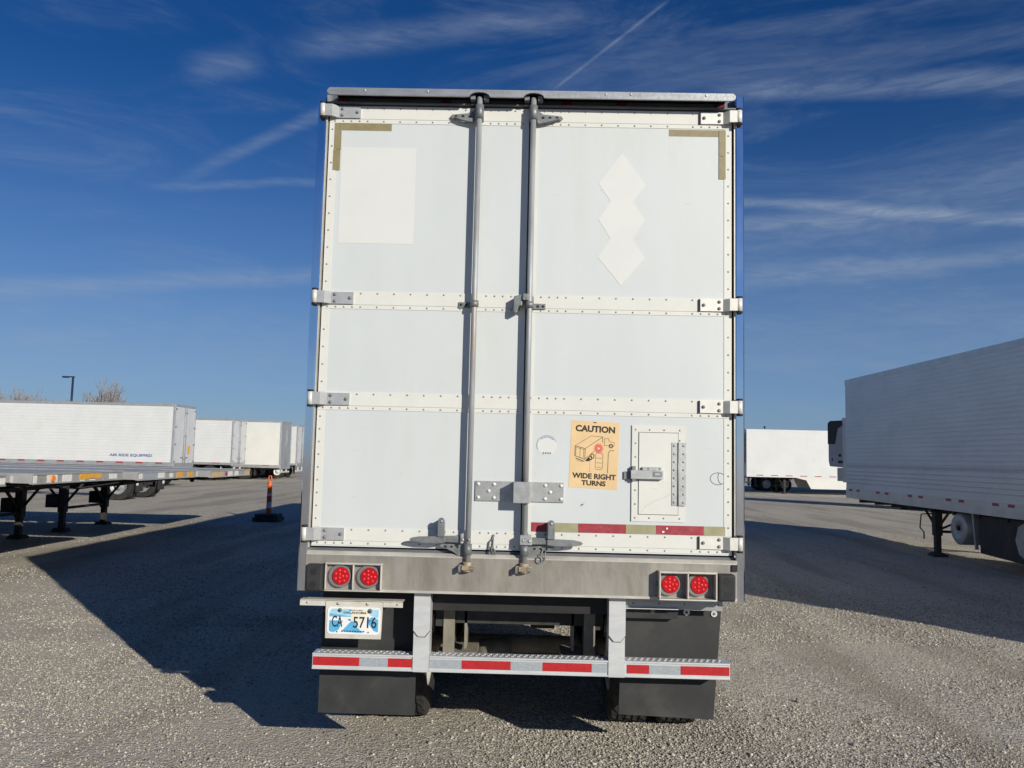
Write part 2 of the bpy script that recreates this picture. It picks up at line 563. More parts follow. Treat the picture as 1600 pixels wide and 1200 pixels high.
parts_ = [stones(185000, -1.6, 3.2, .003, .0110), stones(110000, -1.0, 8.0, .005, .0130), stones(60000, 4, 20, .008, .016), stones(4500, -1.4, 9, .010, .020), stones(250, -1, 12, .016, .03)]
off = 0; VV = []; FF = []
for v_, f_ in parts_:
    VV.append(v_); FF.append(f_ + off); off += len(v_)
st = np_mesh('loose_gravel', np.concatenate(VV), np.concatenate(FF), 'gravel_stone')
st['kind'] = 'stuff'
st['label'] = 'crushed pale grey stone scattered loosely over the yard'

# ------------------------------------------------------------------ running gear shared by every trailer


def tyre_mb(cx, cy, cz, w=.27, r=.5, tread=True, n=72):
    mb = MB()
    h = w / 2
    prof = [(.29, -h * .8), (.33, -h * .96), (.42, -h), (r - .03, -h * .96), (r - .008, -h * .9)]
    for k in range(5):
        a = -h * .86 + k * h * .36
        prof += [(r, a), (r, a + h * .26)]
        if k < 4:
            prof += [(r - .013, a + h * .275), (r - .013, a + h * .345)]
    prof += [(r - .008, h * .9), (r - .03, h * .96), (.42, h), (.33, h * .96), (.29, h * .8)]
    b0 = len(mb.v)
    mb.lathe(prof, cx, cy, cz, n, 0, True)
    if tread:                       # slanted lateral cuts in the tread
        k = len(prof)
        for i in range(n):
            for qi, (rr, a) in enumerate(prof):
                if rr >= r - .001 and (i + int((a + h) * 30)) % 3 == 0:
                    t = 2 * math.pi * i / n
                    r2 = rr - .009
                    mb.v[b0 + i * k + qi] = (cx + a, cy + r2 * math.cos(t), cz + r2 * math.sin(t))
    for f in range(len(mb.s)):
        mb.s[f] = False if tread else True
    return mb


def rim_mb(cx, cy, cz, out, w=.27):
    """dished disc wheel facing out (+1 or -1 along x)"""
    mb = MB()
    h = w / 2 * out
    prof = [(.30, h * .86), (.275, h * .84), (.262, h * .2), (.2, h * .05), (.165, h * .1), (.155, h * .45), (.11, h * .5), (.10, h * 1.0), (.0005, h * 1.05),
            (.0005, -h * .8), (.262, -h * .8), (.30, -h * .86)]
    mb.lathe(prof, cx, cy, cz, 36, 0, True)
    for k in range(10):
        t = 2 * math.pi * k / 10
        c = (cx + h * .06, cy + .185 * math.cos(t), cz + .185 * math.sin(t))
        mb.cyl(c, (c[0] + out * .035, c[1], c[2]), .016, n=6)
    return mb


def wheels(root, ys, rim='rim_white', tread=False, r=.5, hid=False):
    for y in ys:
        for sx in (-1, 1):
            for xo in (1.105, .765):
                n = 72 if tread else 40
                w = tyre_mb(sx * xo, y, r - .004, .275, r, tread, n).build('wheel', 'tyre', root)
                rim_mb(sx * xo, y, r - .004, sx if xo > 1 else -sx, .275).build('rim', rim, w)
        ax = MB()
        ax.cyl((-.66, y, r), (.66, y, r), .063, n=16)
        ax.build('axle', 'axle_dust', root)


def slider(root, y0, y1, zt, ys, dust='under_steel'):
    mb = MB()
    for sx in (-1, 1):
        mb.box(sx * .40, sx * .52, y0, y1, zt - .16, zt)
        for y in ys:
            mb.box(sx * .42, sx * .5, y - .62, y - .5, .5, zt - .16)            # hanger
            mb.prism([(y - .6, .60), (y + .32, .585), (y + .32, .50), (y - .6, .50)], 'x', sx * .42, sx * .5)   # trailing arm
            mb.cyl((sx * .46, y + .26, .60), (sx * .46, y + .26, zt - .16), .12, .10, 14)                          # air spring
            mb.cyl((sx * .56, y + .02, .55), (sx * .50, y - .35, zt - .12), .03, n=8)                             # damper
    for y in np.linspace(y0 + .05, y1 - .05, 5):
        mb.box(-.40, .40, y - .04, y + .04, zt - .14, zt - .02)
    mb.build('suspension_frame', dust, root)


def landing(root, y, zt, xs=(-.85, .85), foot=True, mat_='under_steel', crank=False):
    for x in xs:
        mb = MB()
        mb.box(x - .075, x + .075, y - .075, y + .075, .42, zt)
        mb.box(x - .055, x + .055, y - .055, y + .055, .06, .42)
        sg = 1 if x > 0 else -1
        mb.tube([(x, y, .55), (x, y + .55, zt - .02)], .028, 6)
        mb.tube([(x, y, .55), (x, y - .55, zt - .02)], .028, 6)
        mb.box(x - .10, x + .10, y - .10, y + .10, zt - .06, zt)
        l = mb.build('landing_leg', mat_, root)
        f = MB()
        f.prism([(x - .15, 0), (x + .15, 0), (x + .15, .03), (x + .05, .075), (x - .05, .075), (x - .15, .03)], 'y', y - .14, y + .14)
        f.build('foot', mat_, l)
    br = MB()
    br.tube([(xs[0], y, .5), (xs[1], y, .5)], .03, 6)
    br.tube([(xs[0], y, .52), (0, y + .05, zt - .03)], .025, 6)
    br.tube([(xs[1], y, .52), (0, y + .05, zt - .03)], .025, 6)
    br.box(xs[0] + .08, xs[1] - .08, y - .03, y + .03, zt - .12, zt - .05)
    br.build('leg_brace', mat_, root)
    if crank:
        ck = MB()
        s = xs[crank == 'r']
        sg = 1 if s > 0 else -1
        ck.tube([(s + sg * .09, y + .02, zt - .12), (s + sg * .28, y + .1, zt - .14), (s + sg * .3, y + .12, zt - .42), (s + sg * .2, y + .16, zt - .52), (s + sg * .2, y + .16, zt - .66)], .014, 6)
        ck.build('crank_handle', mat_, root)


def flap_pair(root, y, zt, zb=.33, x0=.6, x1=1.17, label=False):
    for sx in (-1, 1):
        mb = MB()
        mb.box(sx * x0, sx * x1, y, y + .012, zb, zt)
        fl = mb.build('mud_flap', 'flap_rubber', root)
        if label:
            t = MB(); t.box(sx * (x1 - .02), sx * (x1 - .18), y - .004, y - .001, zb + .22, zb + .62)
            t.build('white_tag', 'sticker_white', fl)


# ------------------------------------------------------------------ generic trailers of the yard


def van_body(W2, z0, z1, ribs, y0, y1, groove=.008, zr=None, fine=0):
    """closed box with grooves running the length of both sides"""
    za, zb = (z0 + .15, z1 - .13) if zr is None else zr
    side = []
    if ribs:
        p = (zb - za) / ribs
        for k in range(ribs):
            z = za + k * p
            side += [(0, z), (0, z + p * .80), (groove, z + p * .86), (groove, z + p * .94)]
    for k in range(fine):                       # narrow ribs above the broad grooves
        z = zb + .06 + k * (z1 - .16 - zb) / fine
        side += [(0, z), (.004, z + .012), (.004, z + .03), (0, z + .042)]
    side = [(0, z0)] + side + [(0, z1)]
    poly = [(W2 - d, z) for d, z in side]
    poly += [(.5, z1 + .015), (-.5, z1 + .015)]
    poly += [(-(W2 - d), z) for d, z in reversed(side)]
    mb = MB()
    mb.prism(poly, 'y', y0, y1)
    return mb


def box_trailer(label, loc, rz, L=16.1, z0=1.02, z1=4.07, body='van_white', ribs=16, tapes=None, rail='van_alu', rim='rim_white', group=None,
                door='door_pale', ys=(1.5, 2.75), legs_y=None, rods=True, name='box_trailer', cat='semi trailer', flaptag=False, zr=None, legs_x=(-.85, .85),
                groove=.008, door_bands=False, rail_h=.14, crank=False, bumper=True, tape_w=.053, fine=0):
    root = thing(name, label, cat, loc, rz, group)
    W2 = 1.29
    van_body(W2, z0, z1, ribs, .10, L, groove, zr, fine).build('body', body, root)
    mb = MB()
    for s in (-1, 1):
        mb.box(s * (W2 - .02), s * (W2 + .008), .10, L + .004, z1 - .11, z1 + .018)
    mb.box(-W2 - .008, W2 + .008, L + .001, L + .012, z1 - .11, z1 + .018)
    mb.build('top_rail', rail, root)
    mb = MB()
    for s in (-1, 1):
        mb.box(s * (W2 - .03), s * (W2 + .007), .10, L + .003, z0 - .01, z0 + rail_h)
    mb.build('bottom_rail', rail, root)
    if tapes:
        for s in (-1, 1):
            for (y, ln, c) in tapes:
                mb = MB()
                mb.box(s * (W2 + .0075), s * (W2 + .0095), y, y + ln, z0 + rail_h - tape_w - .012, z0 + rail_h - .012, 0)
                if c:
                    mb.box(s * (W2 + .0075), s * (W2 + .0095), y + ln + .0005, y + ln + c, z0 + rail_h - tape_w - .012, z0 + rail_h - .012, 1)
                mb.build('reflective_tape', ['tape_red_old', 'tape_white'], root)
    # rear frame
    mb = MB()
    for s in (-1, 1):
        mb.box(s * W2, s * (W2 - .085), 0, .11, z0, z1 + .01)
    mb.box(-W2 + .085, W2 - .085, 0, .11, z1 - .10, z1 + .01)
    mb.box(-W2 + .085, W2 - .085, -.01, .11, z0 - .08, z0 + .16)
    mb.build('rear_frame', rail, root, bevel=.008)
    for s in (-1, 1):
        mb = MB()
        mb.box(s * .008, s * (W2 - .092), .015, .07, z0 + .165, z1 - .105)
        if door_bands:
            for zc in (.35, .62):
                zz = z0 + (z1 - z0) * zc
                mb.box(s * .02, s * (W2 - .1), .004, .014, zz - .06, zz + .06)
        d = mb.build('door', door, root)
        if rods:
            for xr in (.11,):
                rb = MB()
                rb.cyl((s * xr, -.02, z0 + .05), (s * xr, -.02, z1 - .04), .018, n=8)
                for zz in (.12, .5, .88):
                    zc = z0 + (z1 - z0) * zz
                    rb.box(s * xr - .06, s * xr + .06, -.045, .012, zc - .03, zc + .03)
                rb.box(s * xr, s * (xr + .32), -.04, -.02, z0 + .42, z0 + .46)
                rb.build('lock_rod', 'rod_steel', d)
        for zz in (.08, .36, .64, .93):
            zc = z0 + (z1 - z0) * zz
            MB().box(s * (W2 - .02), s * (W2 - .24), -.022, .014, zc - .035, zc + .035).build('hinge', 'rod_steel', d)
    slider(root, .6, 4.6, z0 - .005, ys)
    wheels(root, ys, rim)
    flap_pair(root, ys[0] - .72, z0 - .02, .3, label=flaptag)
    if bumper:
        mb = MB()
        mb.box(-1.2, 1.2, .03, .12, .52, .62)
        for s in (-1, 1):
            mb.box(s * .5, s * .6, .04, .12, .62, z0 - .08)
        mb.build('rear_bumper', 'rim_white', root)
    landing(root, L - 2.7 if legs_y is None else legs_y, z0 - .01, legs_x, crank=crank)
    mb = MB()
    for y in np.arange(.4, L - .3, .9):
        mb.box(-1.2, 1.2, y, y + .06, z0 - .10, z0 - .012)
    mb.build('floor_beams', 'under_steel', root)
    return root


G_V = 'white box trailers parked in the far left row'
tp = [(y, .34, 0) for y in np.arange(.5, 15.5, .97)]
BY = 35.3


def P2(x, y):
    return (x, y + 1.29, gz1(x, y + 1.3))


va = box_trailer('white ribbed box trailer reading AIR RIDE EQUIPPED behind the flatbeds', P2(-17.1, BY), R(90), 16.1, 1.02, 4.07, 'van_white', 18, tp, group=G_V, rail_h=.2, tape_w=.07)
mb = MB()
# lettering low on the side that faces the viewer (local left side)
text(mb, 'AIR RIDE EQUIPPED', 0, 1, 1.44, 1.59, 0, 0, .035, flip=lambda p: (-1.2935, 3.12 - p[0] * 2.1, p[2]))
mb.build('lettering', 'ink_blue', va, recalc=False)
mb = MB(); mb.box(.42, .72, .008, .014, 1.62, 2.05); mb.build('orange_sign', 'sticker_orange', va)
vb = box_trailer('white box trailer with banded rear doors, second white one in the left row', P2(-19.1, 49.2), R(90), 15.6, 1.06, 4.08, 'van_white', 14, [(y, .5, 0) for y in np.arange(.8, 15, 1.7)],
                 group=G_V, door='door_pale', door_bands=True, flaptag=True)
vc = box_trailer('creamy white smooth box trailer with dented side and silver doors in the left row', P2(-17.2, 53.6), R(90), 14.6, .86, 4.19, 'van_cream', 0, [(y, .5, 0) for y in np.arange(.8, 14, 2.2)],
                 group=G_V, door='van_alu', door_bands=True, ys=(2.6, 3.9), rim='rim_green', rail_h=.2)
vd = box_trailer('farthest white box trailer in the left row with a thick grey end frame', P2(-17.4, 58.6), R(90), 14.6, 1.0, 4.1, 'van_white', 0, None, group=G_V, ys=(1.5, 2.75))

# ------------------------------------------------------------------ flatbeds, noses towards the viewer's lane


def flatbed(label, yc, decor, L=14.6, zt=1.46, zr=1.325, nose=-6.7, dz=0.0):
    zt += dz; zr += dz
    root = thing('flatbed_trailer', label, 'flatbed trailer', (nose - L, yc, 0), R(-90), 'flatbed trailers parked nose out on the left')
    W2 = 1.28
    # ribbed aluminium deck
    prof = []
    n = 17
    for k in range(n):
        x0 = -W2 + .06 + k * (2 * W2 - .12) / n
        p = (2 * W2 - .12) / n
        prof += [(x0, zt), (x0 + p * .8, zt), (x0 + p * .86, zt - .008), (x0 + p * .94, zt - .008)]
    prof += [(W2 - .06, zt), (W2 - .06, zt - .04), (-W2 + .06, zt - .04)]
    MB().prism(prof, 'y', .05, L - .05).build('deck', 'deck_alu', root)
    for s in (-1, 1):
        mb = MB()
        mb.prism([(s * (W2 - .058), zr + .01), (s * W2, zr + .01), (s * W2, zt + .012), (s * (W2 - .058), zt + .012)], 'y', 0, L - .045)
        for y in np.arange(.4, L - .3, .6):
            mb.box(s * (W2 + .001), s * (W2 + .035), y, y + .11, zr + .02, zt - .02)
        mb.build('side_rail', 'nose_alu', root)
    mb = MB()
    mb.box(-W2, W2, L - .044, L, zr, zt + .012)
    mb.box(-W2 - .004, W2 + .004, L + .001, L + .014, zt - .012, zt + .018)
    mb.box(-W2 - .004, W2 + .004, L + .001, L + .010, zr - .006, zr + .014)
    npl = mb.build('nose_plate', 'nose_alu', root)
    for (kind, a, c, zlo, zhi) in decor:      # a..c: metres from the near (viewer) end of the nose
        x0, x1 = W2 - a, W2 - c
        mb = MB()
        mb.box(x0, x1, L + .002, L + .006, zr + zlo, zr + zhi)
        mb.build('sticker' if kind[0] == 's' else 'reflective_tape', kind, npl)
    # main beams, shallow at the nose and deep behind it, with flanges
    for s in (-1, 1):
        mb = MB()
        x = s * .5
        pts = [(.1, zt - .05), (L - .06, zt - .05), (L - .06, zr - .03), (L - 1.5, zr - .07), (L - 3.2, zr - .33), (4.5, zr - .36), (.1, zr - .10)]
        mb.prism(pts, 'x', x - .012, x + .012)
        low_ = pts[2:]
        for (a, c) in zip(low_[:-1], low_[1:]):
            mb.prism([(a[0], a[1]), (c[0], c[1]), (c[0], c[1] - .02), (a[0], a[1] - .02)], 'x', x - .09, x + .09)
        mb.build('main_beam', 'under_steel', root)
    mb = MB()
    for y in np.arange(.3, L - .2, .55):
        mb.box(-W2 + .06, W2 - .06, y, y + .05, zr + .005, zt - .042)
    mb.prism([(L - .06, zr - .012), (L - 1.5, zr - .05), (L - 3.1, zr - .31), (L - 3.1, zr - .33), (L - 1.5, zr - .07), (L - .06, zr - .03)], 'x', -1.0, 1.0)          # sloping coupler plate
    mb.cyl((0, L - .9, zr - .055), (0, L - .9, zr - .15), .045, n=12)  # kingpin
    mb.build('underframe', 'under_steel', root)
    landing(root, L - 3.35, zr - .02, (-.9, .9), crank='r')
    for s in (-1, 1):
        MB().box(s * .9 - .13, s * .9 + .13, L - 3.35 - .32, L - 3.35 - .08, .52, .80).build('gear_box', 'black_rubber', root)
    slider(root, .5, 4.4, zr - .12, (1.4, 2.65))
    wheels(root, (1.4, 2.65), 'rim_white')
    flap_pair(root, .5, .95, .3)
    return root, npl


fa, npa = flatbed('nearest whole flatbed trailer on the left with round amber nose lamp and orange sticker', 7.65, [
    ('sticker_white', .02, .10, .01, .13), ('sticker_white', .74, .98, .015, .115), ('sticker_orange', 1.20, 1.85, .035, .12), ('sticker_white', 1.22, 1.34, .006, .03), ('sticker_white', 1.50, 1.66, .006, .045), ('sticker_white', 2.1, 2.35, .02, .10)])
fb, npb = flatbed('middle flatbed trailer on the left with a pale plate between white nose stickers', 10.75, [
    ('sticker_white', .04, .17, .02, .13), ('sticker_white', .80, 1.08, .02, .12), ('tape_silver', .2, .75, .02, .13), ('sticker_orange', 1.62, 1.9, .01, .12), ('sticker_white', 1.30, 1.45, .02, .1), ('sticker_orange', 2.12, 2.4, .01, .12)], dz=-.035)
fc, npc = flatbed('farthest flatbed trailer of the left three with orange stickers and red nose lamp', 14.1, [
    ('sticker_tan', .08, .5, .01, .12), ('sticker_tan', .6, .8, .01, .12), ('sticker_white', 1.08, 1.35, .01, .12), ('sticker_white', 1.5, 1.75, .01, .12), ('sticker_tan', 2.2, 2.53, .01, .12)], dz=-.07)
fz_, npz = flatbed('flatbed trailer cut off by the left edge with red tape on its nose end', 4.5, [
    ('tape_red', 2.30, 2.42, .03, .09), ('sticker_white', 2.45, 2.55, .02, .10)])
mb = MB()
L_ = 14.6
mb.cyl((1.28 - .47, L_ + .004, 1.39), (1.28 - .47, L_ + .03, 1.39), .052, .044, 20)
mb.build('amber_lamp', 'lens_amber', npa)
mb = MB(); mb.box(1.28 - .60, 1.28 - .33, L_ + .0065, L_ + .0075, 1.33, 1.45); mb.build('lamp_plate', 'sticker_white', npa)
mb = MB(); mb.lathe([(.045, 0), (.045, .001)], 0, 0, 0, 16)
mb = MB(); mb.cyl((1.28 - .93, L_ + .0065, 1.32), (1.28 - .93, L_ + .02, 1.32), .042, n=16); mb.build('red_lamp', 'tape_red_old', npc)

# low chassis whose wheels show beyond the flatbeds
ch = thing('chassis_trailer', 'low skeletal chassis with white rimmed wheel seen under the flatbeds', 'chassis trailer', (-13.35, 25.6, 0), R(90))
mb = MB()
for s in (-1, 1):
    mb.box(s * .38, s * .5, 0, 12, .98, 1.16)
for y in np.linspace(.2, 11.6, 7):
    mb.box(-.375, .375, y, y + .14, 1.0, 1.14)
for y in (0.02, 11.7):
    mb.box(-1.2, -.505, y, y + .16, 1.0, 1.15); mb.box(.505, 1.2, y, y + .16, 1.0, 1.15)
mb.build('frame', 'under_steel', ch)
slider(ch, .4, 3.4, .975, (1.0,))
wheels(ch, (1.0,), 'rim_grey')
flap_pair(ch, .38, .95, .3, label=True)
landing(ch, 9.4, .98)

# ------------------------------------------------------------------ grey refrigerated trailer on the right
tr = []
for y in np.arange(.9, 16.4, 1.62):
    tr += [(y, .20, .24), (y + .48, .20, 0)]
gt = box_trailer('grey weathered refrigerated trailer with grooved lower side at the right edge', (8.42 + 1.29, .4, 0), 0, 16.35, 1.0, 4.03, 'van_grey', 5, tr, zr=(1.30, 1.78), ys=(1.6, 2.85),
                 legs_y=12.2, legs_x=(-1.03, 1.03), groove=.014, rail='van_alu', rim='rim_grey', name='reefer_trailer', rail_h=.24, crank='l', fine=22)
mb = MB()
mb.lathe([(.0005, 0), (.27, -.02), (.305, .01), (.305, 1.0), (.0005, 1.02)], -1.18, 11.05, .65, 32)
ft = mb.build('fuel_tank', 'rim_grey', gt)
mb = MB(); mb.cyl((-1.212, 11.05, .67), (-1.19, 11.05, .67), .05, n=14); mb.build('filler_cap', 'gasket', ft)
mb = MB()
mb.prism([(10.55, .98), (10.5, .98), (10.42, .32), (10.46, .32)], 'x', -1.2, -1.15)
mb.build('tank_bracket', 'rim_grey', gt)
mb = MB()
mb.prism([(8.3, .96), (10.4, .96), (10.36, .26), (8.3, .20)], 'x', -1.16, .9)
mb.build('underbody_box', 'black_rubber', gt, bevel=.02)
mb = MB()
mb.cyl((-1.17, 8.85, .62), (-1.20, 8.85, .62), .33, n=8, sm=False); mb.cyl((-1.2005, 8.85, .62), (-1.23, 8.85, .62), .1, n=8, sm=False)
mb.build('end_plate', 'rim_grey', gt)

# short refrigerated trailer mostly hidden behind the grey one
pz = gz1(14.5, 33)
pt = box_trailer('short reefer trailer with black and white cooling unit behind the grey trailer', (20.25, 26.9, pz), R(34), 8.2, 1.05, 3.95, 'van_alu', 0, None, name='reefer_trailer', ys=(1.3, 2.5))
pt2 = MB()
y0 = 8.216
pt2.prism([(y0, 1.70), (y0 + .80, 1.75), (y0 + .86, 2.0), (y0 + .86, 3.72), (y0 + .74, 3.84), (y0, 3.86)], 'x', -1.12, 1.12)
un = pt2.build('cooling_unit', 'unit_white', pt, bevel=.03)
mb = MB()
for s in (-1, 1):
    mb.prism([(y0 + .875, 2.78), (y0 + .875, 3.74), (y0 + .75, 3.855), (y0 + .06, 3.87), (y0 + .04, 3.66), (y0 + .35, 3.5), (y0 + .50, 2.78)], 'x', s * 1.121, s * 1.135)
mb.box(-1.0, 1.0, y0 + .862, y0 + .88, 2.78, 3.7)
mb.build('grille', 'unit_dark', un)
for (a, c, lo, hi) in ((.10, .34, 1.9, 2.02), (.18, .31, 2.2, 2.32), (.62, .67, 2.0, 2.14)):
    MB().box(-1.137, -1.122, y0 + a, y0 + c, lo, hi).build('control_panel', 'unit_dark', un)
mb = MB(); mb.box(-.9, .9, y0, y0 + .55, 1.08, 1.69); mb.build('fuel_box', 'galv', pt)

# far white trailer with a side skirt, nose to the left
fx = 14.72
fz = gz1(15, 50)
ft_ = box_trailer('far white trailer with white side skirt standing behind the right trailers', (fx + 15.2, 49.6 + 1.29, fz), R(90), 15.2, 1.08, 4.17, 'van_white', 0, [(y, .45, 0) for y in np.arange(.8, 15, .95)],
                  rail='van_white', legs_y=12.6, ys=(1.5, 2.75))
for s in (-1, 1):
    mb = MB()
    mb.prism([(4.3, 1.07), (12.0, 1.07), (11.3, .62 + .3), (11.0, .36), (4.6, .36)], 'x', s * 1.262, s * 1.284)
    mb.build('side_skirt', 'van_cream', ft_)
mb = MB(); mb.box(-.9, .9, 15.21, 15.75, 2.0, 3.95); mb.build('cooling_unit', 'unit_dark', ft_, bevel=.04)
mb = MB(); mb.cyl((-.9, 13.9, 4.17), (-.9, 13.9, 4.32), .03); mb.cyl((-.9, 13.9, 4.32), (-.9, 13.9, 4.42), .07); mb.build('roof_marker', 'unit_dark', ft_)
box_trailer('white trailer parked behind the far skirted trailer with only its wheels showing', (16.4, 56.2, gz1(16, 56)), R(-90), 14.6, 1.05, 4.05, 'van_white', 0, None, ys=(1.2, 2.5))

# ------------------------------------------------------------------ delineator post with rubber base
dl = thing('delineator_post', 'orange channelizer post with reflective bands on a black rubber base', 'traffic post', (-6.74, 17.2, 0))
mb = MB()
hx = .34
mb.prism([(-hx, -.3), (-.25, -.37), (.25, -.37), (hx, -.3), (hx, .3), (.25, .37), (-.25, .37), (-hx, .3)], 'z', 0, .10)
mb.prism([(-.3, -.24), (-.2, -.3), (.2, -.3), (.3, -.24), (.3, .24), (.2, .3), (-.2, .3), (-.3, .24)], 'z', .101, .19)
mb.build('rubber_base', 'black_rubber', dl, bevel=.01)
mb = MB()
prev = .19
for (z, c) in ((.34, 2), (.50, 1), (.66, 2), (.73, 1), (1.0, 0)):
    r0 = .075 - .022 * (prev - .19)
    mb.cyl((0, 0, prev), (0, 0, z), r0, .075 - .022 * (z - .19), 20, c, True, False); prev = z
mb.cyl((0, 0, 1.0), (0, 0, 1.05), .057, .048, 20, 0)
mb.build('tube', ['cone_orange', 'cone_white', 'cone_orange_shaded'], dl)
mb = MB()
mb.tube([(-.035, 0, 1.05), (-.04, 0, 1.12), (-.028, 0, 1.19), (.028, 0, 1.19), (.04, 0, 1.12), (.035, 0, 1.05)], .016, 8)
mb.build('handle', 'cone_orange', dl)

# ------------------------------------------------------------------ lamp pole and bare trees beyond the left row
lp = thing('lamp_pole', 'dark lamp pole with one flat head above the left trailer row', 'lamp pole', (-44.3, 75, -.3))
mb = MB(); mb.cyl((0, 0, 0), (0, 0, 9.0), .13, .10, 10); mb.build('pole', 'pole_dark', lp)
mb = MB(); mb.box(-.55, .15, -.05, .05, 8.9, 9.02); mb.build('arm', 'pole_dark', lp)
mb = MB(); mb.box(-1.0, -.5, -.2, .2, 8.86, 9.02); mb.build('lamp_head', 'pole_dark', lp, bevel=.03)


def bare_tree(label, x, y, h, spread, seed, lean=0):
    root = thing('bare_tree', label, 'tree', (x, y, -.3), 0, 'bare trees beyond the left row')
    rnd = random.Random(seed)
    tk, tw = MB(), MB()

    def grow(p, d, ln, r, depth):
        pts = [p]
        for k in range(3):
            d = (d + Vector((rnd.gauss(0, .10), rnd.gauss(0, .10), .05))).normalized()
            p = p + d * ln / 3
            pts.append(p)
        tgt = tk if depth == 0 else tw
        tgt.tube(pts, [r, r * .9, r * .8, r * .65], 6 if depth < 2 else 3)
        if depth >= 5 or ln < .35:
            return
        nchild = rnd.choice((2, 3, 3)) if depth < 4 else 3
        for k in range(nchild):
            dd = (d + Vector((rnd.gauss(0, spread), rnd.gauss(0, spread), rnd.uniform(.05, .35)))).normalized()
            grow(pts[-1] if k < 2 else pts[2], dd, ln * rnd.uniform(.62, .82), max(r * .6, .016), depth + 1)
    nst = 3 if h > 7 else 2
    for k in range(nst):
        grow(Vector((rnd.gauss(0, .5), rnd.gauss(0, .5), 0)), Vector((rnd.gauss(0, .16), rnd.gauss(0, .1), 1)).normalized(), h * .30, .15, 0)
    tk.build('trunk', 'bark', root, recalc=False)
    tw.build('crown', 'twig', root, recalc=False)
    return root


bare_tree('large bare tree right of the lamp pole, widest of the trees', -40.8, 75, 8.9, .42, 3)
bare_tree('slim bare tree just right of the lamp pole', -43.0, 76, 8.0, .32, 8)
bare_tree('narrow bare tree left of the lamp pole above the trailer roof', -49.2, 75, 8.2, .26, 12)
bare_tree('low bushy bare tree between the narrow tree and the pole', -47.3, 76, 7.9, .38, 21)
bare_tree('shortest bare tree far right, barely over the trailer roof', -37.1, 75, 6.9, .35, 30)
bare_tree('bare tree cut by the left edge of the picture', -52.3, 76, 7.9, .34, 41)

# ------------------------------------------------------------------ the trailer in front of the camera
T = thing('box_trailer', 'large white box trailer seen square from behind with closed double doors', 'semi trailer', (0, 0, 0))
LN = 16.15
van_body(1.285, 1.06, 4.045, 0, .14, LN).build('body', 'van_white', T)
mb = MB()
for s in (-1, 1):
    mb.box(s * 1.27, s * 1.293, .14, LN + .003, 3.93, 4.062)
mb.build('top_rail', 'van_alu', T)
mb = MB()
for s in (-1, 1):
    mb.box(s * 1.26, s * 1.294, .14, LN + .003, 1.05, 1.24)
mb.build('bottom_rail', 'van_alu', T)
mb = MB()
for y in np.arange(.5, LN - .3, .45):
    mb.box(-1.24, 1.24, y, y + .055, .955, 1.048)
mb.build('floor_beams', 'under_steel', T)

# rear frame: rounded polished posts, header, sill
for s in (-1, 1):
    mb = MB()
    poly = [(s * 1.246, .139), (s * 1.246, -.018), (s * 1.252, -.0235), (s * 1.290, -.0245), (s * 1.298, -.014), (s * 1.298, .139)]
    mb.prism(poly, 'z', 1.052, 4.068, 0)
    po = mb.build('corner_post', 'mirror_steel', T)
    tm = MB(); tm.box(s * 1.2385, s * 1.2455, -.016, .139, 1.30, 3.985); tm.build('post_trim', 'sill_light', po)
    gk = MB(); gk.box(s * 1.2380, s * 1.232, .012, .139, 1.30, 3.985); gk.build('door_gasket', 'gasket', po)
hd = MB()
hd.box(-1.2455, 1.2455, .03, .139, 3.99, 4.06)
hd.box(-1.2455, 1.2455, -.028, .03, 3.984, 3.9925)
hdr = hd.build('header', 'header_dark', T)
for x in (-1.16, 1.16, -.52, .22, .56):
    mb = MB(); mb.box(x - .032, x + .032, .012, .0295, 4.008, 4.03); mb.build('marker_lamp', 'lens_red_shaded', hdr, bevel=.004)
# projecting rail over the doors, notched over both lock rods
zb, zt, rr = 4.003, 4.047, .029
RODS = (-.308, .019)
pts = [(-1.225, zt - .012), (-1.228, zb + .02), (-1.22, zb + .006), (-1.205, zb)]
for xr in RODS:
    pts.append((xr - .085, zb))
    for k in range(9):
        t = math.pi * (1 - k / 8)
        pts.append((xr + .062 * math.cos(t), zb + rr * math.sin(t) + .001))
    pts.append((xr + .085, zb))
pts += [(1.205, zb), (1.22, zb + .006), (1.228, zb + .02), (1.225, zt - .012), (1.213, zt), (-1.213, zt)]
rail = MB(); rail.prism(pts, 'y', -.105, -.092)
mb = rail
for x in (-1.0, -.62, .45, .60, 1.05):
    mb.dome((x, -.1055, zt - .016), .008, .004, 8, 1)
rl = rail.build('rain_rail', ['alu_bar', 'galv'], T)
mb = MB(); mb.box(-1.19, 1.19, -.0915, .029, zb + .036, zt - .002); mb.build('rail_channel_shade', 'gasket', rl)  # channel filled black, so the shade under the rail is in its colour
for xr in RODS:
    mb = MB()
    mb.box(xr - .055, xr - .026, -.075, .0, 4.0, 4.026)
    mb.box(xr + .026, xr + .055, -.075, .0, 4.0, 4.026)
    mb.box(xr - .055, xr + .055, .0005, .012, 4.0, 4.026)
    mb.build('upper_keeper', 'cast_dark', rl)

